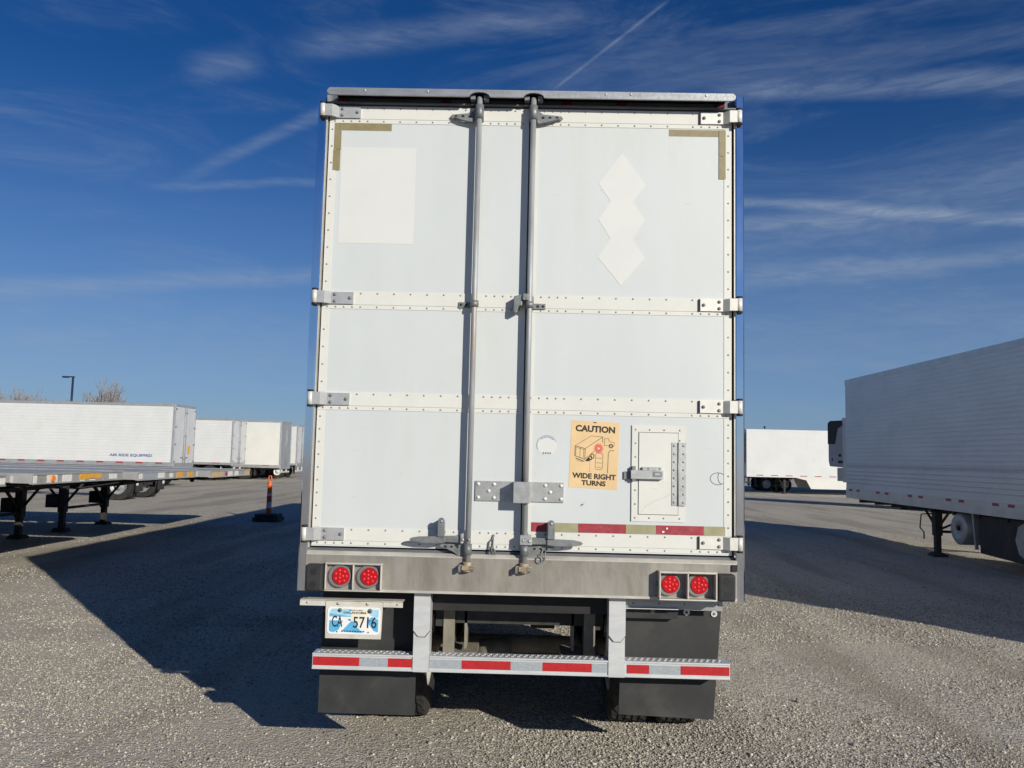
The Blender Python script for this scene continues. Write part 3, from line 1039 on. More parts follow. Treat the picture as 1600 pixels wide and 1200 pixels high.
sm = MB()
sm.box(-1.2455, 1.2455, -.045, .10, 1.058, 1.262, 0)
sm.prism([(-.045, 1.2625), (-.045, 1.268), (-.020, 1.283), (.010, 1.283), (.010, 1.2625)], 'x', -1.2455, 1.2455, 1)
sm.box(-1.2455, 1.2455, .011, .10, 1.2625, 1.297, 2)
sm.box(-1.2455, 1.2455, -.052, -.0455, 1.058, 1.072, 1)
sill = sm.build('rear_sill', ['sill_steel', 'sill_light', 'header_dark'], T)
for s in (-1, 1):
    # rubber dock block
    x0, x1 = (-1.228, -1.130) if s < 0 else (1.123, 1.222)
    mb = MB()
    mb.box(x0, x1, -.115, -.046, 1.063, 1.214)
    bl = mb.build('dock_bumper', 'black_rubber', sill, bevel=.012)
    xc = (x0 + x1) / 2 + s * .004
    for z in (1.102, 1.175):
        MB().cyl((xc, -.1165, z), (xc, -.113, z), .019, n=14).build('bolt_hole', 'gasket', bl)
    # lamp housing
    a, c = (-1.124, -.796) if s < 0 else (.789, 1.118)
    dep = -.085 if s < 0 else -.112
    mb = MB()
    lo, hi = min(a, c), max(a, c)
    t = .009
    mb.box(lo, hi, dep, -.0455, 1.213, 1.224)
    mb.box(lo, hi, dep, -.0455, 1.062, 1.071)
    mb.box(lo, lo + t, dep, -.0455, 1.0715, 1.2125); mb.box(hi - t, hi, dep, -.0455, 1.0715, 1.2125)
    xm = -.961 if s < 0 else .953
    mb.box(xm - t / 2, xm + t / 2, dep + .002, -.0455, 1.0715, 1.2125)
    mb.build('lamp_housing', 'sill_light', sill, bevel=.003)
    for xc in ((-1.041, -.877) if s < 0 else (.852, 1.018)):
        g2 = MB()
        g2.cyl((xc, -.0455, 1.146), (xc, -.066, 1.146), .067, .064, 28)
        gl = g2.build('lamp_ring', 'grommet', sill)
        mb = MB()
        xo = xc + .008
        mb.cyl((xo, -.0662, 1.147), (xo, -.074, 1.147), .051, .048, 28, 0)
        for k in range(7):
            tt = 2 * math.pi * k / 7
            mb.dome((xo + .032 * math.cos(tt), -.0742, 1.147 + .032 * math.sin(tt)), .0075, .004, 8, 1)
        for k in range(3):
            tt = 2 * math.pi * k / 3
            mb.dome((xo + .012 * math.cos(tt), -.0742, 1.147 + .012 * math.sin(tt)), .0075, .004, 8, 1)
        mb.build('tail_lamp', ['lens_red', 'led_red'], sill)
mb = MB(); mb.box(1.215, 1.246, -.056, -.0465, 1.225, 1.262); mb.build('latch_socket', 'gasket', sill)

# doors -------------------------------------------------------------
BANDS = [(3.868, 3.972), (2.716, 2.822), (2.108, 2.215), (1.316, 1.418)]


def door(x0, x1, outer):
    """outer: -1 hinge on the left, +1 on the right"""
    mb = MB()
    mb.box(x0, x1, 0, .06, 1.308, 3.978, 0)
    for (a, c) in BANDS:
        mb.box(x0 + .003, x1 - .003, -.0045, -.0002, a + .026, c, 1)
        mb.box(x0 + .003, x1 - .003, -.0030, -.0002, a, a + .0245, 1)
    ins = x0 if outer < 0 else x1
    seam = x1 if outer < 0 else x0
    ex = (ins, ins - outer * .047)
    zs = [1.30] + [z for bnd in sorted(BANDS) for z in bnd] + [3.985]
    gaps = [(zs[2], zs[3]), (zs[4], zs[5]), (zs[6], zs[7])]
    for (a, c) in gaps:
        mb.box(ex[0] + (.002 if outer < 0 else -.002), ex[1], -.0028, -.0002, a + .001, c - .001, 1)
        if outer > 0:
            mb.box(seam + .002, seam + .05, -.0028, -.0002, a + .001, c - .001, 1)
    # rivets
    xs = []
    w = x1 - x0
    for k in range(5):
        xs += [x0 + .035 + .05 * k, x1 - .035 - .05 * k]
    xs += list(np.arange(x0 + .335, x1 - .30, .1))
    for (a, c) in BANDS:
        for z in (a + .012, c - .012):
            for x in xs:
                mb.dome((x, -.003 if z < a + .02 else -.0045, z), .0062, .0045, 7, 2)
    for (a, c) in gaps:
        zz = list(np.arange(a + .06, c - .03, .105)) if a > 2 else list(np.arange(a + .05, c - .03, .075))
        for z in zz:
            mb.dome((ins - outer * .021, -.0028, z), .0062, .0045, 7, 2)
            if outer > 0:
                mb.dome((seam + .022, -.0028, z), .0062, .0045, 7, 2)
    return mb.build('door', ['door_white', 'trim_white', 'rivet'], T)


DL = door(-1.230, -.006, -1)
DR = door(.003, 1.228, 1)
mb = MB(); mb.box(-.0055, .0025, .02, .055, 1.308, 3.978); mb.build('door_seal', 'gasket', T)

# hinges
for s, d in ((-1, DL), (1, DR)):
    for k, (a, c) in enumerate(BANDS):
        z0 = a + .028; z1 = a + .100
        mb = MB()
        prof = [(s * 1.260, -.052), (s * 1.205, -.050), (s * 1.172, -.016), (s * 1.038, -.014), (s * 1.038, -.0048), (s * 1.178, -.0048), (s * 1.210, -.036), (s * 1.260, -.038)]
        mb.prism(prof, 'z', z0, z1, 0 if s > 0 else 1)
        mb.cyl((s * 1.263, -.040, z0 - .002), (s * 1.263, -.040, z1 + .002), .0175, n=18, m=0)
        for zz in (z0 - .014, z1 + .004):
            mb.cyl((s * 1.263, -.040, zz), (s * 1.263, -.040, zz + .010), .019, n=18, m=2)
        for (bx, bz) in ((1.150, z0 + .016), (1.150, z1 - .016), (1.058, (z0 + z1) / 2)):
            mb.dome((s * bx, -.0162, bz), .0105, .009, 8, 3)
        if s > 0:
            mb.box(s * 1.037, s * 1.030, -.016, -.0048, z0, z1, 2)
        mb.build('hinge', ['hinge_light', 'hinge_grey', 'gasket', 'cast_dark'], d)

# lock rods with their hardware
YR = -.058
for s, xr, d in ((-1, RODS[0], DL), (1, RODS[1], DR)):
    mb = MB()
    mb.cyl((xr, YR, 1.215), (xr, YR, 4.02), .0168, n=20)
    mb.build('lock_rod', 'rod_steel', d)
    # top triangular bearing bracket
    mb = MB()
    e = xr + s * .168
    mb.prism([(xr + s * .015, 3.985), (xr + s * .03, 3.955), (xr + s * .06, 3.935), (e, 3.925), (e + s * .012, 3.912), (e, 3.900), (xr + s * .02, 3.898)], 'y', -.022, -.0048)
    mb.prism([(xr + s * .016, 3.894), (e - s * .01, 3.902), (e - s * .06, 3.885), (xr + s * .03, 3.868)], 'y', -.045, -.0225)
    mb.cyl((xr, YR, 3.885), (xr, YR, 3.97), .026, n=16)
    mb.box(xr - .024, xr + .024, YR + .005, -.0048, 3.888, 3.965)
    for k in range(3):
        mb.dome((xr + s * (.06 + .042 * k), -.0225, 3.914), .009, .006, 8, 1)
    mb.build('upper_bracket', ['cast_dark', 'gasket'], d)
    # middle guide
    mb = MB()
    mb.box(xr + s * .024, xr + s * .096, -.014, -.0048, 2.735, 2.768)
    mb.cyl((xr, YR, 2.733), (xr, YR, 2.770), .0255, n=16)
    mb.box(xr - .022, xr + s * .024, YR + .01, -.0048, 2.737, 2.766)
    for k in (.05, .082):
        mb.dome((xr + s * k, -.0142, 2.752), .008, .006, 8, 1)
    mb.build('rod_guide', ['cast_dark', 'gasket'], d)
    # lower bracket curving down to the rod
    mb = MB()
    mb.prism([(xr + s * .012, 1.335), (xr + s * .155, 1.345), (xr + s * .165, 1.328), (xr + s * .09, 1.300), (xr + s * .055, 1.275), (xr + s * .04, 1.235), (xr + s * .012, 1.225)], 'y', -.04, -.0065)
    mb.cyl((xr, YR, 1.285), (xr, YR, 1.345), .024, n=16)
    mb.box(xr - .02, xr + .02, YR + .01, -.0065, 1.29, 1.34)
    for k in (.06, .095, .13):
        mb.dome((xr + s * k, -.0402, 1.326), .0075, .005, 8, 1)
    mb.build('lower_bracket', ['cast_dark', 'gasket'], d)
    # handle: clamp, bar and flat grip
    mb = MB()
    mb.box(xr - .026, xr + s * .042, YR - .03, YR + .028, 1.349, 1.405, 1)
    mb.dome((xr + s * .028, YR - .0302, 1.372), .010, .008, 8, 1); mb.dome((xr - s * .008, YR - .0302, 1.374), .008, .006, 8, 1)
    mb.prism([(xr + s * .04, 1.352), (xr + s * .04, 1.392), (xr + s * .15, 1.388), (xr + s * .16, 1.355)], 'y', YR - .012, YR + .012, 0)
    gp = [(xr + s * .13, 1.352), (xr + s * .13, 1.384), (xr + s * .19, 1.386), (xr + s * .28, 1.384), (xr + s * .325, 1.376), (xr + s * .338, 1.366), (xr + s * .325, 1.355), (xr + s * .26, 1.346), (xr + s * .18, 1.345)]
    mb.prism(gp, 'y', YR - .022, YR - .0125, 0)
    mb.build('door_handle', ['cast_dark', 'galv'], d, bevel=.003)
    # retainer with a rounded hasp
    xh = xr + s * .153
    mb = MB()
    top = [(xh - .021, 1.385), (xh - .021, 1.470)] + [(xh + .021 * math.cos(t), 1.474 + .021 * math.sin(t)) for t in np.linspace(math.pi, 0, 9)] + [(xh + .021, 1.385)]
    mb.prism(top, 'y', YR - .032, YR - .024, 0)
    mb.box(xh - .018, xh + .018, YR - .0235, -.005, 1.395, 1.415, 0)
    mb.box(xh - .023, xh - .015, YR - .0235, -.005, 1.39, 1.478, 0)
    mb.dome((xh, YR - .0325, 1.474), .009, .007, 8, 1)
    mb.build('handle_retainer', ['cast_dark', 'galv'], d, bevel=.003)
    # cam and keeper on the sill
    mb = MB()
    mb.box(xr - .046, xr + .046, -.075, -.046, 1.195, 1.228, 0)
    mb.box(xr - .030, xr + .036, -.098, -.0755, 1.200, 1.226, 0)
    mb.cyl((xr, YR - .01, 1.190), (xr, YR - .01, 1.245), .027, n=14, m=0)
    mb.box(xr + .016, xr + .048, -.102, -.0985, 1.204, 1.212, 1); mb.box(xr + .016, xr + .048, -.102, -.0985, 1.216, 1.224, 1)
    mb.box(xr - .05, xr - .036, -.095, -.0455, 1.188, 1.222, 1)
    mb.build('cam_keeper', ['cast_rust', 'cast_dark'], d, bevel=.004)
# overlap block by the middle of the right rod
mb = MB()
mb.prism([(-.075, 2.705), (-.075, 2.800), (-.03, 2.812), (-.024, 2.780), (-.024, 2.745), (-.045, 2.742), (-.055, 2.70)], 'y', -.07, -.006)
mb.box(-.023, .012, -.083, -.02, 2.775, 2.815); mb.box(.012, .045, -.05, -.006, 2.762, 2.80)
mb.build('door_catch', 'cast_dark', DR, bevel=.004)

# big lock plates with the boxed bridge over the rod
mb = MB()
mb.box(-.276, -.052, -.010, -.0005, 1.592, 1.708, 0)
for (x, z) in ((-.258, 1.69), (-.258, 1.612), (-.165, 1.69), (-.165, 1.612), (-.196, 1.651)):
    mb.dome((x, -.0102, z), .011, .009, 10, 1)
mb.box(-.051, .046, -.115, -.095, 1.589, 1.711, 0)
mb.box(-.051, -.043, -.0945, -.0105, 1.591, 1.709, 0)
mb.box(.038, .046, -.0945, -.0105, 1.591, 1.709, 0)
mb.box(.047, .244, -.010, -.0005, 1.592, 1.708, 0)
for (x, z) in ((.228, 1.69), (.228, 1.612), (.135, 1.69), (.135, 1.612), (.165, 1.651)):
    mb.dome((x, -.0102, z), .011, .009, 10, 1)
mb.build('lock_plate', ['galv', 'hinge_light'], T, bevel=.0015)

# hanging chain hooks
mb = MB()
mb.dome((-.162, -.005, 1.392), .008, .012, 8)
mb.tube([(-.162, -.014, 1.392), (-.168, -.014, 1.372), (-.186, -.014, 1.355), (-.189, -.014, 1.315), (-.178, -.014, 1.302)], .0045, 6)
mb.tube([(-.162, -.014, 1.392), (-.163, -.014, 1.33), (-.164, -.016, 1.305)], .004, 6)
ring = [(-.166 + .016 * math.cos(t), -.018, 1.287 + .034 * math.sin(t)) for t in np.linspace(0, 2 * math.pi, 17)]
mb.tube(ring, .0045, 6)
ring = [(-.166 + .012 * math.cos(t) * .4, -.018 + .01 * math.cos(t), 1.312 + .02 * math.sin(t)) for t in np.linspace(0, 2 * math.pi, 13)]
mb.tube(ring, .004, 6)
mb.build('chain_hook', 'cast_dark', DL)
mb = MB()
mb.tube([(.125, -.045, 1.325), (.12, -.05, 1.30), (.118, -.05, 1.262), (.128, -.05, 1.255), (.14, -.05, 1.27), (.142, -.05, 1.32)], .004, 6)
ring = [(.105 + .018 * math.cos(t), -.05, 1.262 + .018 * math.sin(t)) for t in np.linspace(0, 2 * math.pi, 15)]
mb.tube(ring, .0045, 6)
mb.build('chain_hook', 'cast_dark', DR)

# tapes, ghosts of old stickers, marks
YD = -.0012
mb = MB()
mb.box(-1.152, -.847, YD, -.0003, 3.822, 3.866, 0)
mb.box(-1.197, -1.153, -.0040, -.0031, 3.70, 3.866, 0); mb.box(-1.1995, -1.1555, -.0040, -.0031, 3.57, 3.698, 0)
mb.build('corner_tape', 'tape_brown', DL)
mb = MB()
mb.box(.847, 1.149, YD, -.0003, 3.820, 3.862, 0)
mb.box(1.150, 1.191, -.0040, -.0031, 3.70, 3.862, 0); mb.box(1.150, 1.1905, -.0040, -.0031, 3.556, 3.698, 0)
mb.build('corner_tape', 'tape_brown', DR)
mb = MB(); mb.box(-1.150, -.693, YD, -.0003, 3.118, 3.716); mb.build('sticker_ghost', 'ghost_white', DL, bevel=.0)
mb = MB()
dm = [(.564, 3.712)]
for (zc, zn) in ((3.515, 3.405), (3.294, 3.178), (3.062, None)):
    dm.append((.706, zc))
    if zn:
        dm.append((.633, zn))
dm.append((.562, 2.892))
for (zc, zn) in ((3.062, 3.178), (3.294, 3.405), (3.515, None)):
    dm.append((.424, zc))
    if zn:
        dm.append((.497, zn))
mb.prism(dm, 'y', YD, -.0003); mb.build('sticker_ghost', 'ghost_white', DR)
mb = MB()
x = .058
for (xe, c) in ((.165, 0), (.332, 1), (.610, 0), (.786, 1), (1.064, 0), (1.189, 1)):
    mb.box(x, xe - .0008, -.0040 if x < .05 else -.0036, -.0003, 1.4215, 1.474, c); x = xe
mb.box(1.00 - .155, 1.00 - .145, -.0045, -.0041, 1.452, 1.462, 2); mb.box(.822, .834, -.0045, -.0041, 1.432, 1.442, 2)
mb.build('reflective_tape', ['tape_red_old', 'tape_olive', 'plate_white'], DR)

# round worn sticker
mb = MB()
cx, cz = .139, 1.925
mb.prism([(cx + .060 * math.cos(t), cz + .060 * math.sin(t)) for t in np.linspace(0, 2 * math.pi, 32, endpoint=False)], 'y', YD, -.0003, 0)
for k in range(26):
    a0 = R(205 - k * 7); a1 = R(205 - (k + 1) * 7)
    line(mb, (cx + .058 * math.cos(a0), cz + .058 * math.sin(a0)), (cx + .058 * math.cos(a1), cz + .058 * math.sin(a1)), .0035, -.0019, 1)
for k in range(9):
    a0 = R(132 - k * 10.5)
    line(mb, (cx + .046 * math.cos(a0), cz + .046 * math.sin(a0)), (cx + .054 * math.cos(a0 - .08), cz + .054 * math.sin(a0 - .08)), .006, -.0019, 1)
for k in range(4):
    line(mb, (cx - .024 + k * .0135, cz - .046), (cx - .015 + k * .0135, cz - .046), .011, -.0019, 2)
mb.build('round_sticker', ['ghost_white', 'pale_blue_ink', 'ink_grey'], DR)

# hand drawn oval and scuffs
mb = MB()
for k in range(24):
    a0, a1 = 2 * math.pi * k / 24, 2 * math.pi * (k + 1) / 24
    line(mb, (1.147 + .046 * math.cos(a0), 1.752 + .035 * math.sin(a0)), (1.147 + .046 * math.cos(a1), 1.752 + .035 * math.sin(a1)), .003, -.0009)
for a, c in (((1.150, 1.785), (1.146, 1.765)), ((1.146, 1.765), (1.148, 1.745)), ((1.148, 1.745), (1.157, 1.728)), ((1.157, 1.728), (1.168, 1.72))):
    line(mb, a, c, .003, -.0009)
mb.build('pen_mark', 'ink', DR)
mb = MB()
rs = random.Random(4)
for k in range(26):
    x = rs.uniform(-1.1, 1.1); z = rs.uniform(1.5, 3.7)
    if -.4 < x < .1 or (.24 < x < 1.0 and 1.45 < z < 2.1) or any(a - .03 < z < c + .03 for a, c in BANDS):
        continue
    l = rs.uniform(.006, .03); t = rs.uniform(-1, 1)
    mb = MB()
    line(mb, (x, z), (x + l * math.cos(t), z + l * math.sin(t)), rs.uniform(.002, .006), -.0009)
    mb.build('scuff_mark', 'scuff', DL if x < 0 else DR)
mb = MB()
for k in range(5):
    line(mb, (.335 + .004 * k, 1.585 + rs.uniform(-.01, .01)), (.355 + .004 * k, 1.590 + rs.uniform(-.012, .012)), .004, -.0009)
mb.build('scuff_mark', 'scuff', DR)

# caution sign --------------------------------------------------------
SH = .029   # lean of the sheet


def sx(u, v):        # sheet coordinates 0..1 across, 0..1 up
    return (.271 + .285 * u + .012 * v, 1.684 + .394 * v - .011 * u)


mb = MB()
mb.prism([sx(0, 0), sx(1, 0), sx(1, 1), sx(0, 1)], 'y', YD, -.0003, 0)
yl = -.0018


def st_text(s, u0, u1, v0, v1, bold):
    text(mb, s, 0, 1, 0, 1, yl, 1, bold, flip=lambda p: (sx(u0 + p[0] * (u1 - u0), v0 + p[2] * (v1 - v0))[0], p[1], sx(u0 + p[0] * (u1 - u0), v0 + p[2] * (v1 - v0))[1]))


st_text('CAUTION', .09, .91, .835, .935, .045)
st_text('WIDE RIGHT', .065, .965, .140, .222, .042)
st_text('TURNS', .26, .76, .040, .118, .042)


def sl_(a, c, w=.0024, m_=2):
    line(mb, sx(*a), sx(*c), w, yl, m_)


# trailer from behind, its side, cab, car, kerb, impact burst
rear = [(.10, .62), (.10, .47), (.31, .425), (.31, .585)]
for i in range(4):
    sl_(rear[i], rear[(i + 1) % 4], .0035)
sl_((.205, .60), (.205, .45)); sl_((.12, .59), (.12, .475)); sl_((.28, .57), (.28, .445)); sl_((.10, .60), (.31, .565))
sl_((.10, .62), (.42, .78)); sl_((.42, .78), (.66, .775)); sl_((.31, .585), (.66, .775), .003); sl_((.66, .775), (.66, .69), .003); sl_((.31, .43), (.50, .56))
sl_((.12, .435), (.30, .395), .005); sl_((.14, .41), (.27, .383), .002)
sl_((.70, .75), (.78, .755)); sl_((.78, .755), (.80, .71)); sl_((.80, .71), (.90, .70)); sl_((.90, .70), (.90, .645)); sl_((.70, .75), (.70, .65)); sl_((.70, .65), (.90, .645))
for k in range(14):
    a0, a1 = 2 * math.pi * k / 14, 2 * math.pi * (k + 1) / 14
    sl_((.835 + .035 * math.cos(a0), .645 + .026 * math.sin(a0)), (.835 + .035 * math.cos(a1), .645 + .026 * math.sin(a1)), .006, 1)
car = [(.53, .50), (.55, .53), (.65, .53), (.68, .50), (.68, .31), (.65, .285), (.55, .285), (.53, .31)]
for i in range(8):
    sl_(car[i], car[(i + 1) % 8])
sl_((.545, .455), (.665, .455)); sl_((.545, .385), (.665, .385)); sl_((.555, .32), (.655, .32))
sl_((.79, .24), (.79, .54), .0035); sl_((.79, .54), (.82, .575), .0035); sl_((.82, .575), (.91, .58), .0035)
mb.prism([sx(.31, .40), sx(.38, .46), sx(.43, .43), sx(.40, .40)], 'y', yl, yl + .0005, 1)
for (cu, cv, r_) in ((.425, .45, .03), (.465, .48, .034)):
    for k in range(12):
        a0, a1 = 2 * math.pi * k / 12, 2 * math.pi * (k + 1) / 12
        sl_((cu + r_ * math.cos(a0), cv + r_ * math.sin(a0)), (cu + r_ * math.cos(a1), cv + r_ * math.sin(a1)), .005, 1)
for k in range(5):
    sl_((.42, .40 - k * .035), (.42, .385 - k * .035), .003)
burst = []
for k in range(32):
    rr_ = (.115, .072)[k % 2]
    burst.append(sx(.585 + rr_ * math.cos(2 * math.pi * k / 32), .60 + rr_ * .74 * math.sin(2 * math.pi * k / 32)))
mb.prism(burst, 'y', yl - .0002, yl + .0004, 3)
mb.prism([sx(.585 + (.03, .012)[k % 2] * math.cos(math.pi * k / 5), .60 + (.022, .009)[k % 2] * math.sin(math.pi * k / 5)) for k in range(10)], 'y', yl - .0006, yl - .0003, 4)
sl_((.45, .985), (.52, .98), .006)
mb.build('caution_sign', ['sign_tan', 'ink', 'ink_brown', 'burst_red', 'plate_white'], T)

# vent hatch ------------------------------------------------------------
mb = MB()
mb.box(.638, .950, -.0045, -.0003, 1.494, 2.055, 0)
for (x, z) in [(.662, z) for z in (1.515, 1.595, 1.675, 1.76, 1.87, 1.95, 2.03)] + [(x, z) for x in (.745, .83, .922) for z in (1.515, 2.03)] + [(.922, 1.97)]:
    mb.dome((x, -.0047, z), .0058, .0045, 7, 1)
mb.box(.6375, .641, -.0062, -.0046, 1.494, 2.055, 2)
ht = mb.build('vent_hatch', ['trim_white', 'rivet', 'ink_grey'], T)
mb = MB()
mb.box(.679, .914, -.0058, -.0046, 1.534, 2.016, 1)
mb.box(.682, .911, -.0105, -.0059, 1.537, 2.013, 0)
mb.build('hatch_door', ['trim_white', 'gasket'], ht)
mb = MB()
mb.box(.874, .9065, -.0145, -.0107, 1.590, 1.958, 0); mb.box(.914, .957, -.0145, -.0107, 1.590, 1.958, 0); mb.cyl((.910, -.0135, 1.59), (.910, -.0135, 1.958), .0055, n=10, m=1)
for k in range(8):
    z = 1.61 + k * .047
    mb.dome((.887, -.0147, z), .0068, .005, 8, 2); mb.dome((.942, -.0147, z), .0068, .005, 8, 2)
mb.build('hatch_hinge', ['galv', 'cast_dark', 'rivet'], ht)
mb = MB()
mb.box(.594, .640, -.012, -.0064, 1.738, 1.783, 1)
mb.box(.632, .820, -.042, -.0125, 1.742, 1.792, 0)
mb.box(.70, .812, -.030, -.0125, 1.7925, 1.812, 0)
mb.box(.640, .660, -.034, -.0125, 1.7925, 1.815, 1); mb.box(.640, .660, -.034, -.0125, 1.730, 1.7415, 1)
mb.box(.758, .812, -.0435, -.0425, 1.755, 1.786, 1)
mb.box(.768, .80, -.047, -.0437, 1.763, 1.778, 0)
mb.dome((.735, -.0303, 1.803), .006, .004, 7, 1); mb.dome((.80, -.0303, 1.803), .006, .004, 7, 1)
mb.build('hatch_latch', ['galv', 'cast_dark'], ht, bevel=.003)
mb = MB()
for a, c in (((.70, 1.55), (.725, 1.585)), ((.725, 1.585), (.77, 1.612)), ((.77, 1.612), (.83, 1.635)), ((.83, 1.635), (.868, 1.66)), ((.75, 1.69), (.80, 1.682))):
    line(mb, a, c, .0035, -.0111)
mb.build('scuff_marks', 'scuff', ht)

# plate holder, licence plate, hangers --------------------------------
mb = MB()
mb.box(-1.275, -1.124, -.022, -.018, .968, .997); mb.box(-.790, -.677, -.022, -.018, .968, .997)
mb.box(-1.275, -.677, -.018, .06, .9985, 1.002)
for x in (-1.235, -.71):
    mb.dome((x, -.0222, .984), .006, .004, 7, 1)
mb.build('flap_hanger', ['holder_paint', 'cast_dark'], T)
mb = MB()
mb.prism([(.62, .988), (1.03, .976), (1.195, .976), (1.195, 1.04), (.62, 1.05)], 'y', .085, .089, 0)
mb.box(.62, .93, .055, .0845, .982, .986, 1)
for x in (.67, .82, .97, 1.17):
    mb.dome((x, .0848, 1.01), .006, .004, 7, 2)
mb.build('flap_hanger', ['alu_bar', 'bumper_alu', 'cast_dark'], T)
mb = MB()
mb.prism([(-1.119, .787), (-.797, .787), (-.791, .997), (-1.123, .997)], 'y', -.028, -.0235, 0)
for x in (-1.06, -.89):
    mb.box(x, x + .016, -.0295, -.0283, .977, .981, 1); mb.box(x, x + .005, -.0295, -.0283, .977, .990, 1)
ph = mb.build('plate_holder', ['holder_paint', 'ink'], T)
px0, px1, pz0, pz1 = -1.110, -.802, .812, .966
pw, phh = px1 - px0, pz1 - pz0


def pq(u, v):
    return (px0 + u * pw, pz0 + v * phh)


lpm = MB()
rc = .022
corner = []
for (cx_, cz_, a0) in ((px1 - rc, pz1 - rc, 0), (px0 + rc, pz1 - rc, 90), (px0 + rc, pz0 + rc, 180), (px1 - rc, pz0 + rc, 270)):
    for k in range(5):
        t = R(a0 + k * 22.5)
        corner.append((cx_ + rc * math.cos(t), cz_ + rc * math.sin(t)))
lpm.prism(corner, 'y', -.0315, -.0285, 0)


def pp(pts_, m_, d=0):
    lpm.prism([pq(*p) for p in pts_], 'y', -.0322 - d * .0004, -.0317 - d * .0004, m_)


pp([(.04, .78), (.45, .66), (.45, .93), (.08, .93)], 2); pp([(.04, .64), (.45, .64), (.45, .655), (.04, .77)], 1)
pp([(.04, .10), (.04, .50), (.30, .50), (.22, .16), (.12, .06)], 1)
pp([(.27, .10), (.46, .50), (.55, .40), (.55, .06)], 1); pp([(.55, .06), (.55, .30), (.68, .06)], 1)
pp([(.46, .52), (.46, .93), (.78, .93), (.70, .45), (.56, .42)], 3)
pp([(.84, .93), (.96, .93), (.96, .60), (.80, .72)], 2); pp([(.74, .50), (.84, .66), (.96, .56), (.96, .10), (.88, .14), (.80, .34)], 1)
pp([(.385, .56), (.44, .56), (.44, .49), (.41, .51)], 4, 1)          # small state outline between the groups
pp([(.76, .55), (.80, .47), (.84, .54), (.80, .52)], 4, 1)           # little bird shape
lpm.build('licence_plate', ['plate_white', 'plate_blue', 'plate_sky', 'plate_cream', 'ink_blue'], ph)
mb = MB()
yp = -.0332


def ptx(s, u0, u1, v0, v1, bold=.0):
    a = pq(u0, v0); c = pq(u1, v1)
    text(mb, s, a[0], c[0], a[1], c[1], yp, 0, bold)


ptx('CA', .09, .29, .26, .68, .012)
ptx('5716', .49, .93, .24, .66, .012)
ptx('OKLAHOMA', .30, .74, .755, .835, .03)
ptx('EXPLORE', .41, .66, .86, .905, .02)
for k in range(9):
    a = pq(.27 + k * .05, .115); c = pq(.305 + k * .05, .115)
    line(mb, a, c, .006, yp, 0)
mb.build('lettering', 'ink', ph, recalc=False)
mb = MB()
for (u, v, r_) in ((.235, .88, .0125), (.80, .87, .0145)):
    a = pq(u, v)
    mb.dome((a[0], -.0335, a[1]), r_, .008, 12, 0); mb.dome((a[0], -.0412, a[1]), r_ * .45, .003, 8, 1)
for u in (.19, .78):
    a = pq(u, .09); mb.dome((a[0], -.0335, a[1]), .004, .003, 8, 1)
mb.build('plate_bolts', ['grommet', 'ink'], ph)

# underride guard -----------------------------------------------------
gb = MB()
gb.box(-1.203, -.6165, .032, .135, .597, .688, 0); gb.box(-.5195, .5195, .032, .135, .597, .688, 0); gb.box(.6155, 1.225, .032, .135, .597, .688, 0)
for (a, c) in ((-1.203, -.6165), (-.5195, .5195), (.6155, 1.225)):
    gb.box(a, c, .026, .0315, .597, .607, 0); gb.box(a, c, .026, .0315, .678, .688, 0)
    x = a + .02
    while x < c - .03:                              # raised grip nibs along the top
        gb.box(x, x + .014, .06, .08, .6883, .692, 0); gb.box(x + .012, x + .026, .095, .115, .6883, .692, 0)
        x += .035
guard = gb.build('underride_guard', 'bumper_alu', T, bevel=.002)
for s in (-1, 1):
    xa, xb = s * .615, s * .521
    lo, hi = min(xa, xb), max(xa, xb)
    mb = MB()
    mb.box(lo, hi, .024, .14, .596, 1.055)
    zc = .80
    mb.prism([(lo - .001, 1.05), (lo - .001, zc + .035), (lo + .028, zc), (hi - .028, zc), (hi + .001, zc + .035), (hi + .001, 1.05)], 'y', .012, .0228)
    mb.prism([(lo - .001, zc + .10), (lo - .001, zc + .028), (lo + .026, zc - .006), (hi - .026, zc - .006), (hi + .001, zc + .028), (hi + .001, zc + .10)], 'y', .0230, .0238, 1)
    mb.box(lo + .03, hi - .03, .145, .16, .60, 1.05)
    mb.build('guard_post', ['bumper_alu', 'gasket'], guard)
mb = MB()
segs = [(-1.198, -.928, 0), (-.926, -.762, 1), (-.760, -.618, 0), (-.5175, -.332, 1), (-.330, -.046, 0), (-.044, .138, 1), (.140, .424, 0), (.426, .518, 1), (.628, .756, 0), (.758, .938, 1), (.940, 1.221, 0)]
for grp in (segs[:3], segs[3:8], segs[8:]):
    mb = MB()
    for (a, c, k) in grp:
        mb.box(a, c, .0300, .0318, .619, .668, k)
    mb.build('reflective_tape', ['tape_red', 'tape_silver'], guard)
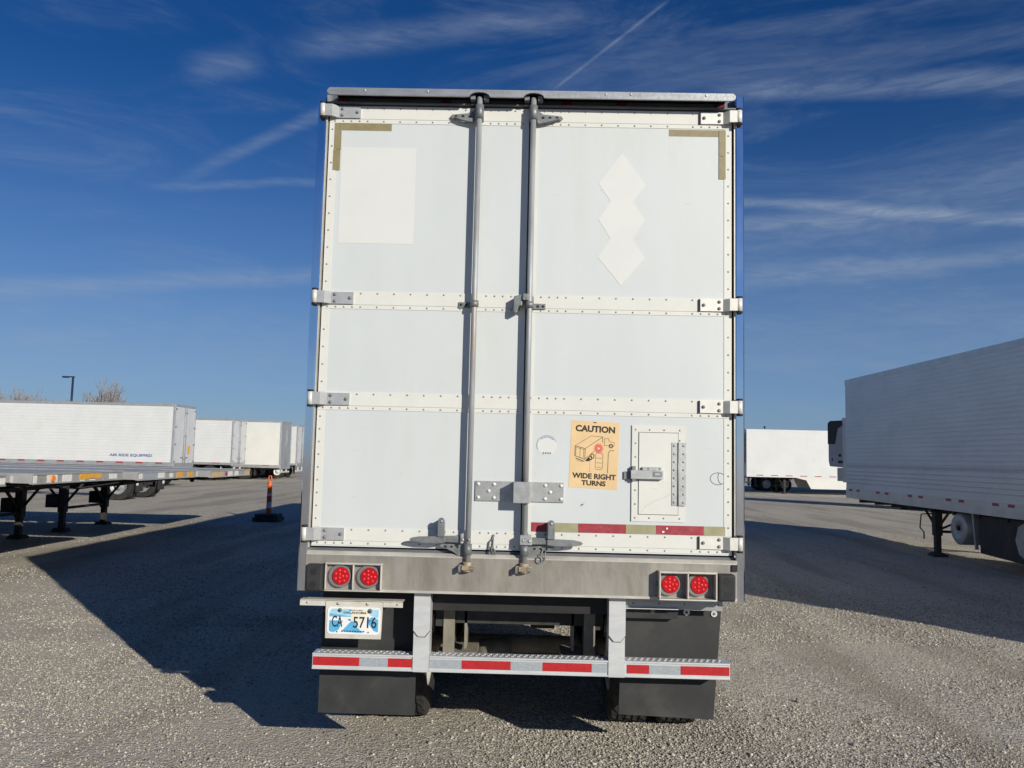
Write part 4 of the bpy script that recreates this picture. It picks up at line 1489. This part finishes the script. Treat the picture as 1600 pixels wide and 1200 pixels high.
for s in (-1, 1):   # braces from the posts forward and up
    MB().prism([(.15, .64), (.15, .72), (.9, 1.04), (1.0, 1.04)], 'x', s * .555, s * .575).build('guard_brace', 'under_steel', guard)

# mud flaps, wheels, suspension ---------------------------------------
mb = MB()
mb.prism([(-1.197, .300), (-.616, .297), (-.618, 1.02), (-1.192, 1.02)], 'y', .20, .213)
mb.build('mud_flap', 'flap_rubber', T)
mb = MB()
mb.prism([(.603, .338), (1.168, .320), (1.218, 1.02), (.622, 1.02)], 'y', .20, .213, 0)
mb.box(.62, .94, .13, .199, .915, .978, 3)  # black block standing in for the hanger's shade on the flap
for (x, z) in ((1.005, .945), (1.17, .940)):
    mb.cyl((x, .1995, z), (x, .192, z), .019, n=14, m=1); mb.dome((x, .1918, z), .009, .006, 8, 2)
for (x, z) in ((.63, .972), (.79, .962)):
    mb.cyl((x, .1295, z), (x, .126, z), .015, n=12, m=2)
mb.build('mud_flap', ['flap_rubber', 'bumper_alu', 'grommet', 'black_rubber'], T)
wheels(T, (1.26, 2.50), 'rim_white', tread=True, r=.5)
slider(T, .35, 4.2, .955, (1.26, 2.50), 'under_steel')
for s in (-1, 1):
    mb = MB()
    mb.box(s * .47, s * .40, .34, .36, .64, .955); mb.box(s * .34, s * .325, .36, .5, .66, .955)
    mb.box(s * .50, s * .26, .35, .62, .615, .6405)
    mb.build('slider_bracket', 'axle_dust', T)
for (a, c) in (((-.28, 1.06, .47), (-.05, 1.06, .47)), ((.10, 2.32, .50), (.30, 2.32, .50))):
    mb = MB(); mb.cyl(a, c, .1, n=18)
    mb.build('brake_chamber', 'axle_dust', T)
for pts_ in ([(-.3, .5, .90), (-.1, .8, .82), (.05, 1.1, .80), (.1, 1.6, .9)], [(.2, .4, .93), (.18, .8, .80), (.1, 1.2, .74), (.12, 1.8, .9)], [(-.15, .45, .93), (0, .9, .85), (-.06, 1.5, .86)]):
    MB().tube(pts_, .017, 6).build('air_hose', 'black_rubber', T)
mb = MB(); mb.box(-.60, .60, .14, .34, .93, 1.05); mb.build('rear_crossmember', 'gasket', T)
landing(T, 13.3, 1.04, (-.9, .9))
